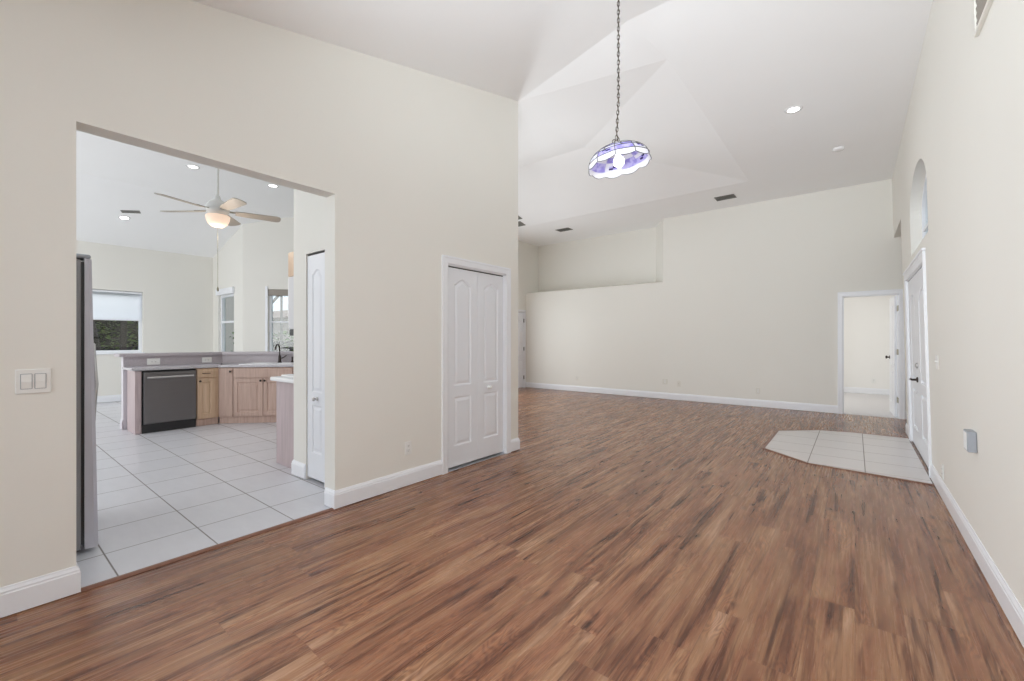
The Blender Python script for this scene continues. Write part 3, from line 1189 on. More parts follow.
# sink
sk = thing('kitchen_sink', 'white double-bowl sink set in the angled counter', 'sink', tuple(FS @ Vector((0.66, 0.28, 0.912))))
b = B()
mid = (SX0 + SX1) / 2
for x0, x1, y0, y1 in ((SX0 - 0.015, SX1 + 0.015, SY0 - 0.015, SY0 + 0.03), (SX0 - 0.015, SX1 + 0.015, SY1 - 0.06, SY1 + 0.015),
                       (SX0 - 0.015, SX0 + 0.03, SY0 + .03, SY1 - .06), (SX1 - 0.03, SX1 + 0.015, SY0 + .03, SY1 - .06),
                       (mid - 0.02, mid + 0.02, SY0 + .03, SY1 - .06)):
    b.box(x0, x1, y0, y1, 0.908, 0.922, 0.004, mx=FS)
b.build('rim', 'white', sk)
for x0, x1 in ((SX0 + 0.03, mid - 0.02), (mid + 0.02, SX1 - 0.03)):
    b = B()
    y0, y1 = SY0 + .03, SY1 - .06
    b.box(x0, x1, y0, y1, 0.735, 0.745, mx=FS)
    b.box(x0 - .01, x0, y0, y1, 0.735, 0.912, mx=FS)
    b.box(x1, x1 + .01, y0, y1, 0.735, 0.912, mx=FS)
    b.box(x0, x1, y0 - .01, y0, 0.735, 0.912, mx=FS)
    b.box(x0, x1, y1, y1 + .01, 0.735, 0.912, mx=FS)
    b.build('bowl', 'white', sk)
# faucet
fx0 = 0.72
fc = thing('faucet', 'dark bronze kitchen faucet with tall spout behind the sink', 'faucet', tuple(FS @ Vector((fx0, 0.455, 0.922))))
mf = FS @ Matrix.Translation((fx0, 0.455, 0.922))
b = B()
b.lathe([(0, 0), (0.034, 0), (0.034, 0.008), (0.024, 0.02), (0.022, 0.10), (0.018, 0.12), (0, 0.122)], 20, mf)
b.build('body', 'bronze', fc, smooth=True)
b = B()
b.tube([(0, 0, 0.11), (0, 0.0, 0.22), (0, -0.02, 0.28), (0, -0.07, 0.31), (0, -0.13, 0.295), (0, -0.165, 0.25), (0, -0.17, 0.22)], 0.012, 12, mx=mf)
b.build('spout', 'bronze', fc, smooth=True)
b = B()
b.tube([(0.02, 0, 0.07), (0.06, 0, 0.085), (0.11, -0.01, 0.12)], [0.012, 0.009, 0.007], 10, mx=mf)
b.build('lever_handle', 'bronze', fc, smooth=True)
b = B()
ms = FS @ Matrix.Translation((fx0 + 0.2, 0.455, 0.922))
b.lathe([(0, 0), (0.02, 0), (0.02, 0.02), (0.012, 0.03), (0.012, 0.08), (0.016, 0.09), (0, 0.10)], 16, ms)
tag(b.build('soap_dispenser', 'bronze', smooth=True), 'short dark soap pump right of the faucet', 'soap dispenser')

# dishwasher  (faces +X)
FD = frame(FX, 1.495, 0, 1)
dwr = thing('dishwasher', 'dark stainless dishwasher with bar handle in the peninsula', 'dishwasher', (FX, 1.81, 0))
WD = 0.635
b = B()
b.box(0.005, WD - 0.005, 0.03, 0.55, 0.10, 0.868, mx=FD)
b.box(0.005, WD - 0.005, 0.0, 0.03, 0.852, 0.868, mx=FD)
b.build('cabinet', 'black', dwr)
b = B()
b.box(0.018, WD - 0.006, -0.028, 0.028, 0.125, 0.848, 0.008, mx=FD)
dr = b.build('door', 'steel', dwr)
b = B()
b.tube([(0.05, -0.07, 0.775), (0.18, -0.078, 0.775), (WD - .18, -0.078, 0.775), (WD - 0.05, -0.07, 0.775)], 0.014, 12, mx=FD)
b.box(0.06, 0.085, -0.07, -0.026, 0.765, 0.785, 0.003, mx=FD)
b.box(WD - 0.085, WD - 0.06, -0.07, -0.026, 0.765, 0.785, 0.003, mx=FD)
b.build('handle', 'steel2', dr)
b = B()
b.box(0.005, WD - 0.005, 0.0, 0.02, 0.0, 0.12, mx=FD)
b.build('toe_kick', 'black', dwr)
# end panel
b = B()
b.box(PBX + 0.14, FX + 0.004, 1.425, 1.494, 0, 0.871, 0.003)
b.box(PBX + 0.01, PBX + 0.14, 1.44, 1.494, 0, 0.871, 0.002)
tag(b.build('end_panel', 'cabend'), 'pale wood end panel left of the dishwasher', 'panel')


def cab_front(parent, F, x0, x1, z0, z1, name, mat, knob=None, panels=True, handle=None):
    b_ = B()
    w_, h_ = x1 - x0, z1 - z0
    m_ = F @ Matrix.Translation((x0, -0.02, z0))
    ps = []
    if panels:
        ps = [rect(0.055, w_ - 0.055, 0.06, h_ - 0.06)]
    b_.slab(w_, h_, 0.019, ps, m_)
    o_ = b_.build(name, mat, parent)
    if knob:
        k_ = B()
        k_.lathe([(0, 0), (0.007, 0), (0.006, 0.012), (0.015, 0.018), (0.016, 0.026), (0.010, 0.031), (0, 0.032)], 16,
                 m_ @ Matrix.Translation((knob[0], 0, knob[1])) @ RX)
        k_.build('knob', 'bronze', o_, smooth=True)
    if handle:
        k_ = B()
        cx, cz = handle
        k_.tube([(cx - 0.05, 0, cz), (cx - 0.045, -0.025, cz), (cx + 0.045, -0.025, cz), (cx + 0.05, 0, cz)], 0.005, 8, mx=m_)
        k_.build('pull', 'bronze', o_)
    return o_


# drawer base between dishwasher and the bend
FDr = frame(FX, 2.135, 0, 1)
c1 = thing('drawer_cabinet', 'narrow wood base cabinet right of the dishwasher', 'cabinet', (FX, 2.26, 0))
b = B()
wdr = FYB - 2.135
b.prism([(0, 0.0), (wdr, 0.0), (wdr + 0.18, 0.45), (wdr + .18, 0.55), (0, 0.55)], 'z', 0.105, 0.871, mx=FDr)
b.build('carcass', 'cablight', c1)
b = B()
b.box(0, wdr, 0.02, 0.04, 0, 0.106, mx=FDr)
b.build('toe_kick', 'cab', c1)
cab_front(c1, FDr, 0.006, 0.235, 0.735, 0.858, 'drawer', 'cablight', panels=False, handle=(0.115, 0.06))
cab_front(c1, FDr, 0.006, 0.235, 0.115, 0.722, 'door', 'cablight', knob=(0.03, 0.565))

# angled run: pull-out and sink base
c2 = thing('pullout_cabinet', 'slim wood pull-out cabinet at the counter bend', 'cabinet', tuple(FS @ Vector((0.12, 0.0, 0))))
b = B()
b.prism([(0.004, 0.0), (0.219, 0.0), (0.219, 0.45), (0.2, 0.45)], 'z', 0.105, 0.871, mx=FS)
b.build('carcass', 'cab', c2)
b = B()
b.box(0.004, 0.219, 0.02, 0.04, 0, 0.106, mx=FS)
b.build('toe_kick', 'cab', c2)
cab_front(c2, FS, 0.055, 0.214, 0.115, 0.858, 'door', 'cab', knob=(0.132, 0.695), panels=False)
c3 = thing('sink_cabinet', 'wood sink base with two raised-panel doors', 'cabinet', tuple(FS @ Vector((0.66, 0.0, 0))))
b = B()
b.prism([(0.2195, 0.0), (1.10, 0.0), (1.10, 0.02), (0.2195, 0.02)], 'z', 0.105, 0.871, mx=FS)
b.box(0.2195, 0.235, 0.02, 0.55, 0.105, 0.871, mx=FS)
b.box(1.085, 1.10, 0.02, 0.55, 0.105, 0.871, mx=FS)
b.box(0.235, 1.085, 0.02, 0.55, 0.105, 0.125, mx=FS)
b.build('carcass', 'cab', c3)
b = B()
b.box(0.2195, 1.10, 0.02, 0.04, 0, 0.106, mx=FS)
b.build('toe_kick', 'cab', c3)
cab_front(c3, FS, 0.226, 1.094, 0.715, 0.858, 'false_drawer', 'cab', panels=False)
cab_front(c3, FS, 0.226, 0.655, 0.115, 0.702, 'door', 'cab', knob=(0.405, 0.55))
cab_front(c3, FS, 0.665, 1.094, 0.115, 0.702, 'door', 'cab', knob=(0.024, 0.55))
c4 = thing('corner_cabinet', 'wood base cabinet right of the sink doors', 'cabinet', tuple(FS @ Vector((1.3, 0.0, 0))))
b = B()
b.prism([(1.101, 0.0), (1.95, 0.0), (1.5, 0.45), (1.101, 0.45)], 'z', 0.105, 0.871, mx=FS)
b.build('carcass', 'cab', c4)
b = B()
b.box(1.101, 1.93, 0.02, 0.04, 0, 0.106, mx=FS)
b.build('toe_kick', 'cab', c4)
cab_front(c4, FS, 1.107, 1.5, 0.115, 0.858, 'door', 'cab', knob=(0.03, 0.69))

# near cabinet run beside the pantry, end panel towards us
c5 = thing('near_base_cabinet', 'pale wood cabinet end beside the pantry wall', 'cabinet', (-4.5, 2.3, 0))
b = B()
b.box(-4.74, -4.262, 2.05, 3.9, 0.10, 0.868)
b.build('carcass', 'cab', c5)
b = B()
b.box(-4.80, -4.262, 2.032, 2.05, 0.0, 0.868, 0.002)
b.build('end_panel', 'cabend', c5)
b = B()
b.box(-4.68, -4.66, 2.05, 3.9, 0.0, 0.10)
b.build('toe_kick', 'cab', c5)
FNb = frame(-4.74, 3.9, 0, -1)
for i in range(3):
    cab_front(c5, FNb, 0.01 + i * 0.613, 0.613 + i * 0.613, 0.115, 0.71, 'door', 'cab', knob=(0.05, 0.55))
    cab_front(c5, FNb, 0.01 + i * 0.613, 0.613 + i * 0.613, 0.725, 0.858, 'drawer', 'cab', panels=False)
b = B()
b.box(-4.85, -4.262, 1.985, 3.93, 0.87, 0.912, 0.014, seg=3)
tag(b.build('near_countertop', 'white'), 'white rounded countertop beside the pantry wall', 'counter')
ck = thing('cooktop', 'white cooktop on the counter beside the pantry wall', 'cooktop', (-4.53, 2.45, 0.912))
b = B()
b.box(-4.80, -4.30, 2.08, 2.82, 0.9125, 0.93, 0.006)
b.build('surface', 'white', ck)
for bx, by, br in ((-4.66, 2.28, 0.075), (-4.43, 2.28, 0.095), (-4.66, 2.62, 0.095), (-4.43, 2.62, 0.075)):
    b = B()
    b.lathe([(0, 0.0005), (br, 0.0005), (br, 0.008), (br - 0.012, 0.010), (br - 0.02, 0.004), (br - 0.03, 0.010), (br - 0.045, 0.004), (0.02, 0.009), (0, 0.009)], 24, Matrix.Translation((bx, by, 0.9295)))
    b.build('burner', 'black', ck)
# wall cabinet and microwave above
c6 = thing('wall_cabinet', 'light maple wall cabinet above the microwave', 'cabinet', (-4.40, 2.4, 1.945))
b = B()
b.box(-4.525, -4.262, 2.035, 2.80, 1.945, 2.19, 0.002)
b.build('carcass', 'cablight', c6)
FUp = frame(-4.525, 2.80, 0, -1, 0)
cab_front(c6, FUp, 0.005, 0.38, 1.95, 2.185, 'door', 'cablight', knob=(0.34, 0.04))
cab_front(c6, FUp, 0.385, 0.76, 1.95, 2.185, 'door', 'cablight', knob=(0.04, 0.04))
mw = thing('microwave', 'white over-the-range microwave with black underside', 'microwave', (-4.40, 2.4, 1.345))
b = B()
b.box(-4.53, -4.262, 2.035, 2.795, 1.41, 1.942, 0.006)
b.build('body', 'appl', mw)
b = B()
b.box(-4.525, -4.262, 2.04, 2.79, 1.345, 1.4095, 0.01)
b.build('vent_base', 'black', mw)
b = B()
b.box(-4.556, -4.532, 2.04, 2.58, 1.45, 1.935, 0.006)
md = b.build('door', 'white', mw)
b = B()
b.tube([(-4.556, 2.55, 1.52), (-4.59, 2.55, 1.54), (-4.59, 2.55, 1.84), (-4.556, 2.55, 1.86)], 0.010, 10)
b.build('handle', 'white', md)

# refrigerator behind the left jamb, doors face +Y
fr = thing('refrigerator', 'grey side-by-side refrigerator behind the left edge of the kitchen opening', 'refrigerator', (-4.1, 0.1, 0))
b = B()
b.box(-4.56, -3.66, -0.28, 0.425, 0.03, 1.785, 0.006)
b.box(-4.54, -3.68, -0.2, 0.40, 0.0, 0.03)
b.build('body', 'fridgeside', fr)
b = B()
b.box(-4.55, -3.67, 0.425, 0.44, 0.06, 1.775)
b.build('gasket', 'black', fr)
for x0, x1 in ((-4.56, -4.115), (-4.105, -3.66)):
    b = B()
    b.prism([(x0, 0.44), (x1, 0.44), (x1, 0.485), (x1 - 0.015, 0.503), (x0 + 0.015, 0.503), (x0, 0.485)], 'z', 0.03, 1.795)
    for v in b.bm.verts:
        if v.co.y > 0.45 and v.co.z > 1:
            v.co.y -= 0.030
    dd = b.build('door', 'fridgedoor', fr)
    hx = -4.155 if x0 < -4.2 else -4.065
    b = B()
    b.tube([(hx, 0.485, 0.70), (hx, 0.53, 0.75), (hx, 0.545, 1.0), (hx, 0.53, 1.27), (hx, 0.475, 1.32)], 0.013, 10)
    b.build('handle', 'steel2', dd, smooth=True)
b = B()
b.box(-3.80, -3.665, 0.36, 0.47, 1.796, 1.822, 0.01)
b.box(-3.80, -3.70, 0.30, 0.38, 1.785, 1.812, 0.006)
b.build('hinge_cover', 'grayplate', fr)

# ------------------------------------------------------------------ ceiling fan
FCX, FCY = -5.30, 1.65
fan = thing('ceiling_fan', 'five-blade ceiling fan with lit glass bowl hanging in the kitchen', 'ceiling fan', (FCX, FCY, KZ))
T = Matrix.Translation((FCX, FCY, 0))
b = B()
b.lathe([(0, KZ), (0.07, KZ), (0.068, KZ - 0.03), (0.03, KZ - 0.075), (0.014, KZ - 0.08), (0, KZ - 0.08)], 24, T)
b.build('ceiling_canopy', 'fanbody', fan, smooth=True)
b = B()
b.tube([(FCX, FCY, 2.80), (FCX, FCY, KZ - 0.07)], 0.011, 12)
b.build('downrod', 'fanbody', fan)
b = B()
b.lathe([(0, 2.83), (0.02, 2.83), (0.03, 2.79), (0.075, 2.765), (0.105, 2.72), (0.11, 2.68), (0.095, 2.645), (0.08, 2.635), (0.078, 2.615), (0, 2.615)], 32, T)
b.build('motor_housing', 'fanbody', fan, smooth=True)
b = B()
b.lathe([(0.05, 2.624), (0.106, 2.618), (0.111, 2.607), (0.106, 2.572), (0.088, 2.53), (0.055, 2.503), (0, 2.492)], 32, T)
b.build('glass_bowl', 'globe', fan, smooth=True)
for k in range(5):
    an = YAW + math.radians(35 + 72 * k)
    mx = T @ Matrix.Rotation(an, 4, 'Z') @ Matrix.Translation((0, 0, 2.668)) @ Matrix.Rotation(math.radians(-12), 4, 'X')
    b = B()
    outl = [(0.16, -0.042), (0.23, -0.052), (0.55, -0.066), (0.58, -0.053), (0.592, -0.02), (0.592, 0.02), (0.58, 0.053), (0.55, 0.066), (0.23, 0.052), (0.16, 0.042)]
    b.prism(outl, 'z', -0.004, 0.004, mx=mx)
    bl = b.build('blade', 'fanblade', fan)
    b = B()
    b.prism([(0.09, -0.018), (0.15, -0.014), (0.23, -0.036), (0.23, 0.036), (0.15, 0.014), (0.09, 0.018)], 'z', 0.0045, 0.010, mx=mx)
    b.build('blade_bracket', 'brass', bl)
b = B()
b.tube([(FCX, FCY, 2.493), (FCX, FCY, 1.86)], 0.0022, 6)
b.lathe([(0, 1.815), (0.008, 1.82), (0.010, 1.84), (0.004, 1.865), (0, 1.866)], 10, T)
b.build('pull_chain', 'brass', fan)
ld = bpy.data.lights.new('fan_lamp', 'POINT')
ld.energy, ld.color, ld.shadow_soft_size = 6, (1, 0.85, 0.7), 0.1
lo = bpy.data.objects.new('fan_lamp', ld)
COL.objects.link(lo)
lo.location = (FCX, FCY, 2.40)

# ------------------------------------------------------------------ pendant lamp
PX, PY = -1.262, 2.755
PZ = 2.535
pen = thing('pendant_lamp', 'leaded glass dome pendant hanging from a long chain', 'pendant lamp', (PX, PY, zN(PY)))
tilt_axis = Vector((-math.sin(YAW), math.cos(YAW), 0))       # tips its left side down as the photo shows
TP = Matrix.Translation((PX, PY, PZ)) @ Matrix.Rotation(math.radians(-8.5), 4, tilt_axis) @ Matrix.Translation((0.0, 0, -0.005))
RSH, HSH = 0.207, 0.125
NSEG = 10
SUB = 4


def sh_pt(u, v):
    """u: angle fraction, v: 0 top .. 1 rim, with scallops at the rim"""
    an = 2 * math.pi * u
    t = v * P2
    sc = abs(math.sin(math.pi * u * NSEG))
    r = 0.028 + (RSH - 0.028) * math.sin(t) ** 0.92
    z = HSH * (math.cos(t) ** 0.95 if t < P2 - 1e-4 else 0.0) - 0.04
    if v > 0.8:
        z -= (v - 0.8) / 0.2 * (0.016 * sc - 0.004)
    return Vector((r * math.cos(an), r * math.sin(an), z))


glass_kinds = [translucent('smoky_leaded_glass', (0.24, 0.235, 0.27), 0.25, ((0.12, 0.115, 0.15), 40)),
               translucent('pale_leaded_glass', (0.86, 0.86, 0.92), 0.55),
               translucent('violet_leaded_glass', (0.42, 0.38, 0.78), 0.55, ((0.66, 0.63, 0.90), 30)),
               translucent('white_leaded_glass', (0.93, 0.93, 0.96), 0.6),
               translucent('dark_jewel_glass', (0.05, 0.04, 0.16), 0.4)]
vs_ = [0.0, 0.16, 0.36, 0.54, 0.66, 0.84, 1.0]
bm2 = bmesh.new()
NV = NSEG * SUB
fine_v = []
for i in range(len(vs_) - 1):
    for q in range(3):
        fine_v.append((vs_[i] + (vs_[i + 1] - vs_[i]) * q / 3, i))
fine_v.append((1.0, len(vs_) - 1))
grid = [[bm2.verts.new(sh_pt(k / NV, v)) for k in range(NV)] for v, _ in fine_v]
rs = random.Random(3)
cell = {}
for j in range(len(fine_v) - 1):
    band = fine_v[j][1]
    for k in range(NV):
        f = bm2.faces.new((grid[j][k], grid[j][(k + 1) % NV], grid[j + 1][(k + 1) % NV], grid[j + 1][k]))
        gi = (k // SUB)
        half_ = (k // (SUB // 2))
        if band == 0:
            mi = 0
        elif band in (1, 2):
            mi = 1 if (gi + band) % 2 == 0 else 2
        elif band == 3:
            mi = 1 if gi % 2 else 2
        elif band == 4:
            mi = 2 if gi % 3 else 1
            if (k % SUB) in (1, 2) and fine_v[j][0] < 0.74 and gi % 2:
                mi = 4 if (k + j) % 2 else 2
        else:
            mi = 3
        f.material_index = mi
        f.smooth = True
bmesh.ops.recalc_face_normals(bm2, faces=list(bm2.faces))
bmesh.ops.solidify(bm2, geom=list(bm2.faces), thickness=0.003)
me = bpy.data.meshes.new('shade')
bm2.to_mesh(me)
bm2.free()
me.transform(TP)
for g in glass_kinds:
    me.materials.append(g)
shd = bpy.data.objects.new('shade', me)
COL.objects.link(shd)
shd.parent = pen
shd.matrix_parent_inverse = Matrix.Translation(-pen.location)
# lead lines following the panes
b = B()
for i, v in enumerate(vs_[1:]):
    b.tube([sh_pt(k / NV, v) * 1.004 for k in range(NV)], 0.0026 if v < 1 else 0.0022, 6, closed=True)
for k in range(NSEG * 2):
    if k % 2 == 0:
        b.tube([sh_pt(k / (NSEG * 2), 0.02 + 0.98 * q / 12) * 1.004 for q in range(13)], 0.0026, 6)
    else:
        b.tube([sh_pt((k + 0.35 * math.sin(q)) / (NSEG * 2), 0.16 + 0.50 * q / 6) * 1.004 for q in range(7)], 0.0024, 6)
b.build('lead_lines', 'slot', shd, mx=TP)
b = B()
b.lathe([(0, 0.104), (0.012, 0.104), (0.016, 0.098), (0.036, 0.090), (0.036, 0.084), (0, 0.084)], 20, TP)
b.build('cap', 'chain', pen, smooth=True)
b = B()
b.tube([TP @ Vector((0, 0, 0.086)), TP @ Vector((0, 0, 0.03))], 0.014, 12)
b.build('socket', 'chain', pen)
b = B()
b.lathe([(0, 0.045), (0.013, 0.04), (0.018, 0.022), (0.034, 0.002), (0.038, -0.016), (0.034, -0.034), (0.018, -0.05), (0, -0.054)], 20, TP)
b.build('bulb', 'bulb', pen, smooth=True)
# hook loops and chain
top = TP @ Vector((0, 0, 0.104))
b = B()


def link(bb, c, L, W, r, rot):
    pts = []
    for k in range(14):
        t = 2 * math.pi * k / 14
        x, z = W * math.cos(t), L * math.sin(t)
        pts.append(Vector(c) + Vector((x * math.cos(rot), x * math.sin(rot), z)))
    bb.tube(pts, r, 6, closed=True)


link(b, top + Vector((0, 0, 0.012)), 0.016, 0.014, 0.0028, 0.6)
link(b, top + Vector((0.012, 0.010, 0.030)), 0.015, 0.012, 0.0028, 1.6)
link(b, top + Vector((-0.012, -0.009, 0.020)), 0.012, 0.012, 0.0028, 0.2)
b.build('hook', 'chain', pen)
zt = zN(PY) - 0.03
b = B()
zc = top.z + 0.045
i = 0
cx, cy = PX, PY
while zc < zt:
    f = min(1, (zc - top.z) / 0.3)
    link(b, (top.x + (PX - top.x) * f, top.y + (PY - top.y) * f, zc), 0.0185, 0.0085, 0.0024, 0.75 * (i % 2) * 2 + 0.3)
    zc += 0.0285
    i += 1
cord = []
for q in range(60):
    f = q / 59
    z = top.z + 0.03 + (zt - top.z - 0.03) * f
    g = min(1, (z - top.z) / 0.3)
    cord.append((top.x + (PX - top.x) * g + 0.004 * math.sin(q * 1.4), top.y + (PY - top.y) * g + 0.004 * math.cos(q * 1.4), z))
b.tube(cord, 0.0028, 6)
b.build('chain', 'chain', pen)
b = B()
b.lathe([(0, 0.01), (0.065, 0.0), (0.06, -0.02), (0.02, -0.035), (0, -0.036)], 24, Matrix.Translation((PX, PY, zN(PY) - 0.005)) @ Matrix.Rotation(math.atan(0.245), 4, 'X'))
b.build('ceiling_canopy', 'chain', pen, smooth=True)
ld = bpy.data.lights.new('pendant_bulb_light', 'POINT')
ld.energy, ld.color, ld.shadow_soft_size = 0.75, (0.97, 0.97, 1), 0.03
lo = bpy.data.objects.new('pendant_bulb_light', ld)
COL.objects.link(lo)
lo.location = TP @ Vector((0, 0, -0.075))

# ------------------------------------------------------------------ recessed lights, detector, vents


def plane_mx(p, nrm):
    """frame with +z along the downward surface normal"""
    n = Vector(nrm).normalized()
    q = Vector((0, 0, 1)).rotation_difference(n)
    return Matrix.Translation(p) @ q.to_matrix().to_4x4()


def downlight(label, p, nrm=(0, 0, -1), r=0.075, power=7, group='recessed ceiling lights'):
    t = thing('recessed_light', label, 'ceiling light', p, group)
    m_ = plane_mx(p, nrm)
    b_ = B()
    b_.lathe([(r * 0.80, 0.001), (r * 0.84, 0.006), (r * 1.18, 0.005), (r * 1.22, 0.0), (r * 0.80, 0.0)], 32, m_)
    b_.build('trim_ring', 'white', t, smooth=True)
    b_ = B()
    b_.lathe([(0, 0.0035), (r * 0.82, 0.0025), (r * 0.82, 0.0), (0, 0.0)], 32, m_)
    b_.build('lens', 'lens', t)
    d_ = bpy.data.lights.new('recessed_lamp', 'SPOT')
    d_.energy, d_.spot_size, d_.spot_blend, d_.shadow_soft_size = power, math.radians(150), 0.8, 0.07
    d_.color = (1, 0.96, 0.9)
    o_ = bpy.data.objects.new('recessed_lamp', d_)
    COL.objects.link(o_)
    o_.matrix_world = m_ @ Matrix.Translation((0, 0, 0.02)) @ Matrix.Rotation(math.pi, 4, 'X')
    return t


downlight('lit recessed light in the flat ceiling near the front wall', (-0.56, 5.97, HZ))
kn = (0.276, 0, -1)
downlight('lit recessed kitchen light left of the fan rod', (-8.03, 2.168, KZ))
downlight('lit recessed kitchen light right of the fan rod', (-7.93, 3.30, KZ))
downlight('lit recessed kitchen light low over the shaded window', (-10.98, 1.865, zk(-10.98)), kn)
b = B()
b.lathe([(0, 0.034), (0.045, 0.033), (0.062, 0.026), (0.068, 0.012), (0.07, 0.0), (0, 0.0)], 28, plane_mx((-0.18, 7.57, HZ), (0, 0, -1)))
tag(b.build('smoke_detector', 'white', smooth=True), 'round white smoke detector on the ceiling near the arched window', 'smoke detector')


def register(label, m_, w, h, n=6, mat='vent', fr='vent', border=0.014, t=0.008, group='ceiling air registers'):
    """louvered register: local x width, y height, +z out of the surface"""
    r_ = thing('air_register', label, 'air vent', tuple(m_.translation), group)
    b_ = B()
    for x0, x1, y0, y1 in ((-w / 2, w / 2, -h / 2, -h / 2 + border), (-w / 2, w / 2, h / 2 - border, h / 2),
                           (-w / 2, -w / 2 + border, -h / 2 + border, h / 2 - border), (w / 2 - border, w / 2, -h / 2 + border, h / 2 - border)):
        b_.box(x0, x1, y0, y1, 0, t, 0.002, mx=m_)
    b_.build('frame', fr, r_)
    b_ = B()
    ih = h - 2 * border
    for k in range(n):
        y = -ih / 2 + ih * (k + 0.5) / n
        b_.box(-w / 2 + border, w / 2 - border, -ih / n * 0.55, ih / n * 0.55, -0.0008, 0.0008,
               mx=m_ @ Matrix.Translation((0, y, t * 0.45)) @ Matrix.Rotation(math.radians(10), 4, 'X'))
    b_.box(-w / 2 + border, w / 2 - border, -ih / 2, ih / 2, 0.0003, 0.001, mx=m_)
    b_.build('louvers', mat, r_)
    return r_


DN = Matrix.Rotation(math.pi, 4, 'X')
register('dark ceiling register over the back wall, right of the plant shelf', Matrix.Translation((-1.91, 8.85, HZ)) @ DN, 0.34, 0.25)
register('dark ceiling register over the plant shelf', Matrix.Translation((-5.53, 9.0, HZ)) @ DN, 0.36, 0.24)
sl = Matrix.Rotation(math.atan(VS), 4, 'X')
register('dark ceiling register behind the closet wall edge, nearer the corner', Matrix.Translation((-6.22, 8.02, HZ + VS * 0.18)) @ Matrix.Rotation(-math.atan(VS), 4, 'X') @ DN, 0.36, 0.22)
register('dark ceiling register behind the closet wall edge, farther from the corner', Matrix.Translation((-6.06, 7.72, HZ + VS * 0.48)) @ Matrix.Rotation(-math.atan(VS), 4, 'X') @ DN, 0.30, 0.22)
register('dark ceiling register in the kitchen left of the fan', plane_mx((-10.70, 1.91, zk(-10.70)), kn) @ Matrix.Rotation(P2 + 0.4, 4, 'Z'), 0.28, 0.10)
# return grille high on the front wall: local frame y up, z out of the wall
MG = M_R @ Matrix(((0, 0, -1, 0), (-1, 0, 0, 2.87), (0, 1, 0, 3.21), (0, 0, 0, 1)))
g = register('taupe return air grille high on the front wall near the camera', MG, 0.80, 0.66, 16, 'louver', 'almond', 0.022, 0.018, None)
g.name = 'return_air_grille'

# ------------------------------------------------------------------ switch and outlet plates


def plate(name, label, cat, m_, w, h, kind_, mat='plate', group=None):
    """wall plate: local x along the wall, z up, -y out of the wall"""
    t_ = thing(name, label, cat, tuple(m_.translation), group)
    b_ = B()
    b_.box(-w / 2, w / 2, -0.006, 0, -h / 2, h / 2, 0.003, mx=m_)
    b_.build('cover_plate', mat, t_)
    if kind_ == 'rocker2':
        for cx_ in (-0.023, 0.023):
            b_ = B()
            b_.prism([(0, -0.0335), (-0.004, -0.0335), (-0.008, 0.0), (-0.0045, 0.0335), (0, 0.0335)], 'x', -0.0165, 0.0165,
                     mx=m_ @ Matrix.Translation((cx_, -0.005, 0)))
            b_.build('rocker', 'plate', t_)
            b_ = B()
            for z_ in (-0.036, 0.036):
                b_.box(cx_ - 0.018, cx_ + 0.018, -0.0066, -0.005, z_ - 0.0012, z_ + 0.0012, mx=m_)
            for x_ in (-0.0185, 0.0185):
                b_.box(cx_ + x_ - 0.0012, cx_ + x_ + 0.0012, -0.0066, -0.005, -0.036, 0.036, mx=m_)
            b_.build('rocker_gap', 'grayplate', t_)
    elif kind_ == 'toggle':
        b_ = B()
        b_.box(-0.005, 0.005, -0.018, -0.005, 0.0, 0.012, 0.002, mx=m_)
        b_.build('toggle', 'plate', t_)
    elif kind_ in ('duplex', 'duplexh'):
        for s_ in (-1, 1):
            dx, dz = (s_ * 0.02, 0) if kind_ == 'duplexh' else (0, s_ * 0.02)
            b_ = B()
            b_.box(dx - 0.014, dx + 0.014, -0.009, -0.005, dz - 0.014, dz + 0.014, 0.003, mx=m_)
            rc_ = b_.build('receptacle', 'plate', t_)
            b_ = B()
            b_.box(dx - 0.007, dx - 0.0045, -0.0095, -0.008, dz - 0.002, dz + 0.008, mx=m_)
            b_.box(dx + 0.0045, dx + 0.007, -0.0095, -0.008, dz - 0.002, dz + 0.008, mx=m_)
            b_.box(dx - 0.002, dx + 0.002, -0.0095, -0.008, dz - 0.010, dz - 0.006, mx=m_)
            b_.build('slots', 'slot', rc_)
    elif kind_ == 'jack':
        b_ = B()
        b_.lathe([(0, 0), (0.006, 0), (0.005, 0.012), (0, 0.013)], 12, m_ @ Matrix.Translation((0, -0.005, 0)) @ RX)
        b_.build('jack', 'brass', t_)
    return t_


def onleft(y, z):
    return frame(XL, y, 0, 1, z)


def onback(x, z):
    return frame(x, YB, 1, 0, z)


def onright(y, z):
    return M_R @ frame(0, y, 0, -1, z)


plate('light_switch', 'white two-rocker light switch plate left of the kitchen opening', 'light switch', onleft(0.198, 1.10), 0.118, 0.118, 'rocker2')
plate('wall_outlet', 'white outlet low on the wall between kitchen opening and closet', 'outlet', onleft(2.447, 0.335), 0.072, 0.116, 'duplex')
plate('wall_outlet', 'white outlet low on the back wall nearest the open doorway', 'outlet', onback(-1.477, 0.31), 0.075, 0.118, 'duplex', 'almond')
plate('cable_outlet', 'small cable jack plate low on the back wall, right of its neighbour', 'outlet', onback(-2.98, 0.355), 0.075, 0.118, 'jack', 'almond')
plate('wall_outlet', 'white outlet low on the back wall beside the cable jack', 'outlet', onback(-3.28, 0.385), 0.115, 0.118, 'duplex', 'almond')
plate('wall_outlet', 'white outlet low on the back wall nearest the far left corner', 'outlet', onback(-5.49, 0.345), 0.075, 0.118, 'duplex', 'almond')
plate('light_switch', 'white switch plate on the front wall right of the entry door', 'light switch', onright(5.08, 1.115), 0.118, 0.118, 'toggle')
plate('wall_outlet', 'white outlet low on the front wall right of the entry door', 'outlet', onright(4.95, 0.225), 0.075, 0.118, 'duplex')
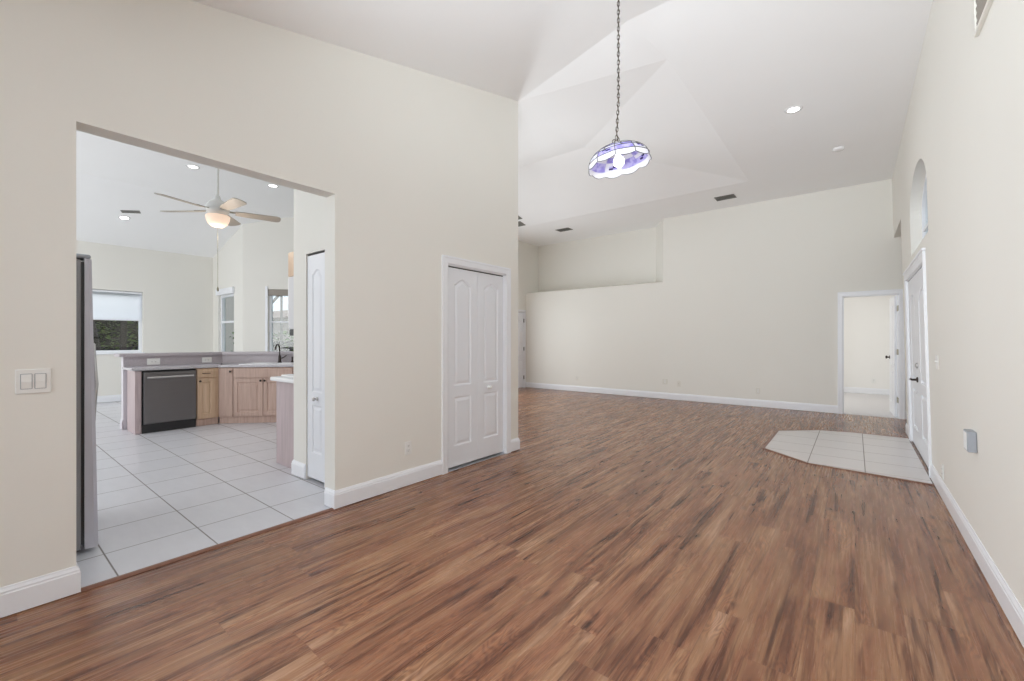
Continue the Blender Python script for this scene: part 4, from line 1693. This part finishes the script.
plate('wall_outlet', 'white outlet at the far end of the front wall past the door', 'outlet', onright(7.9, 0.27), 0.075, 0.118, 'duplex')
FPn = frame(PBX + 0.009, 0, 0, 1)
plate('wall_outlet', 'white sideways outlet on the bar backsplash, left of two', 'outlet', FPn @ Matrix.Translation((1.745, 0, 0.975)), 0.155, 0.095, 'duplexh')
plate('wall_outlet', 'white sideways outlet on the bar backsplash, right of two', 'outlet', FPn @ Matrix.Translation((2.43, 0, 0.975)), 0.135, 0.085, 'duplexh')
plate('wall_outlet', 'white outlet on the wall of the room behind the open doorway', 'outlet', frame(0.35, 13.52, 1, 0, 0.32), 0.075, 0.118, 'duplex')
# grey plug-in box on the front wall
gx = thing('wall_box', 'small grey louvered box mounted low on the front wall', 'wall box', tuple(M_R @ Vector((0, 3.69, 0.705))))
mg = onright(3.69, 0.705)
b = B()
b.box(-0.06, 0.06, -0.04, 0, -0.06, 0.06, 0.006, mx=mg)
b.build('housing', 'grayplate', gx)
b = B()
for k in range(4):
    b.box(-0.045 + k * 0.024, -0.033 + k * 0.024, -0.0425, -0.039, -0.05, 0.05, 0.001, mx=mg)
b.build('grille_bars', 'plate', gx)

# ------------------------------------------------------------------ outdoors seen through the kitchen windows
b = B()
b.box(-45, -12.4, -25, 30, -0.25, -0.12)
b.box(-12.4, -7.6, 5.3, 30, -0.25, -0.12)
struct(b.build('ground', 'grass'), 'garden lawn outside the kitchen windows', 'ground')


def hedge(name, label, x0, x1, y0, y1, h, nl, seed, sz=0.07):
    r_ = random.Random(seed)
    t_ = thing(name, label, 'hedge', ((x0 + x1) / 2, (y0 + y1) / 2, -0.12))
    b_ = B()
    b_.box(x0 + 0.25, x1 - 0.25, y0 + 0.2, y1 - 0.2, -0.12, h - 0.3, 0.15)
    b_.build('shade_core', 'hedgecore', t_)  # solid near-black core, paints the shade between the leaves
    bm_ = bmesh.new()
    for _ in range(nl):
        p = Vector((r_.uniform(x0, x1), r_.uniform(y0, y1), r_.uniform(0.2, h)))
        if r_.random() < 0.7:
            p.x = x1 - abs(r_.gauss(0, 0.22))
        a1 = r_.uniform(0, 6.28)
        d_ = Vector((math.cos(a1), math.sin(a1), r_.uniform(-0.8, 0.5))).normalized()
        s_ = d_.cross(Vector((r_.uniform(-1, 1), r_.uniform(-1, 1), 1))).normalized()
        l_ = sz * r_.uniform(0.7, 1.5)
        q = [bm_.verts.new(p), bm_.verts.new(p + d_ * l_ * 0.5 + s_ * l_ * 0.28), bm_.verts.new(p + d_ * l_), bm_.verts.new(p + d_ * l_ * 0.5 - s_ * l_ * 0.28)]
        bm_.faces.new(q)
    me_ = bpy.data.meshes.new('foliage')
    bm_.to_mesh(me_)
    bm_.free()
    me_.materials.append(M['leaf'])
    o_ = bpy.data.objects.new('foliage', me_)
    COL.objects.link(o_)
    o_.parent = t_
    o_.matrix_parent_inverse = Matrix.Translation(-t_.location)


hedge('hedge', 'dense dark green hedge outside the shaded kitchen window', -17.2, -15.6, -1.5, 5.0, 4.2, 14000, 5, 0.10)
hedge('shrub', 'low shrubs in front of the neighbouring house', -18.6, -13.0, 6.2, 6.9, 1.55, 2600, 8, 0.14)
b = B()
b.tube([(-14.4, 2.42, -0.12), (-14.42, 2.43, 1.2), (-14.38, 2.44, 2.6), (-14.4, 2.46, 4.5)], [0.085, 0.065, 0.06, 0.05], 14)
tag(b.build('tree_trunk', 'bark'), 'upright tree trunk in front of the hedge', 'tree')
b = B()
b.tube([(-14.0, 2.02, -0.12), (-14.0, 1.90, 1.0), (-14.0, 1.70, 2.2), (-14.0, 1.45, 4.0)], [0.11, 0.08, 0.07, 0.06], 14)
tag(b.build('tree_trunk', 'bark'), 'leaning tree trunk at the left of the shaded window', 'tree')
hs = thing('neighbour_house', 'pinkish stucco house with low brown roof seen from the nook', 'house', (-18, 7.6, -0.12))
b = B()
b.box(-34, -12.5, 7.4, 9.4, -0.12, 2.13)
b.box(-34, -21.0, 7.2, 7.8, -0.12, 3.9)
b.build('wall', 'stucco', hs)
b = B()
b.prism([(6.9, 2.10), (9.6, 2.14), (9.6, 2.6), (8.6, 2.6)], 'x', -20.9, -12.2)
b.build('roof', 'rooftile', hs)
pc = thing('pool_cage', 'dark metal screen enclosure frame outside the angled window', 'pool cage', (-13.4, 5.9, -0.12))
b = B()
b.tube([(-12.9, 5.6, -0.12), (-12.9, 5.6, 2.67)], 0.035, 8)
b.build('post', 'cage', pc)
b = B()
b.tube([(-14.9, 5.6, 1.82), (-12.0, 5.6, 3.05)], 0.04, 8)
b.build('rafter', 'cage', pc)
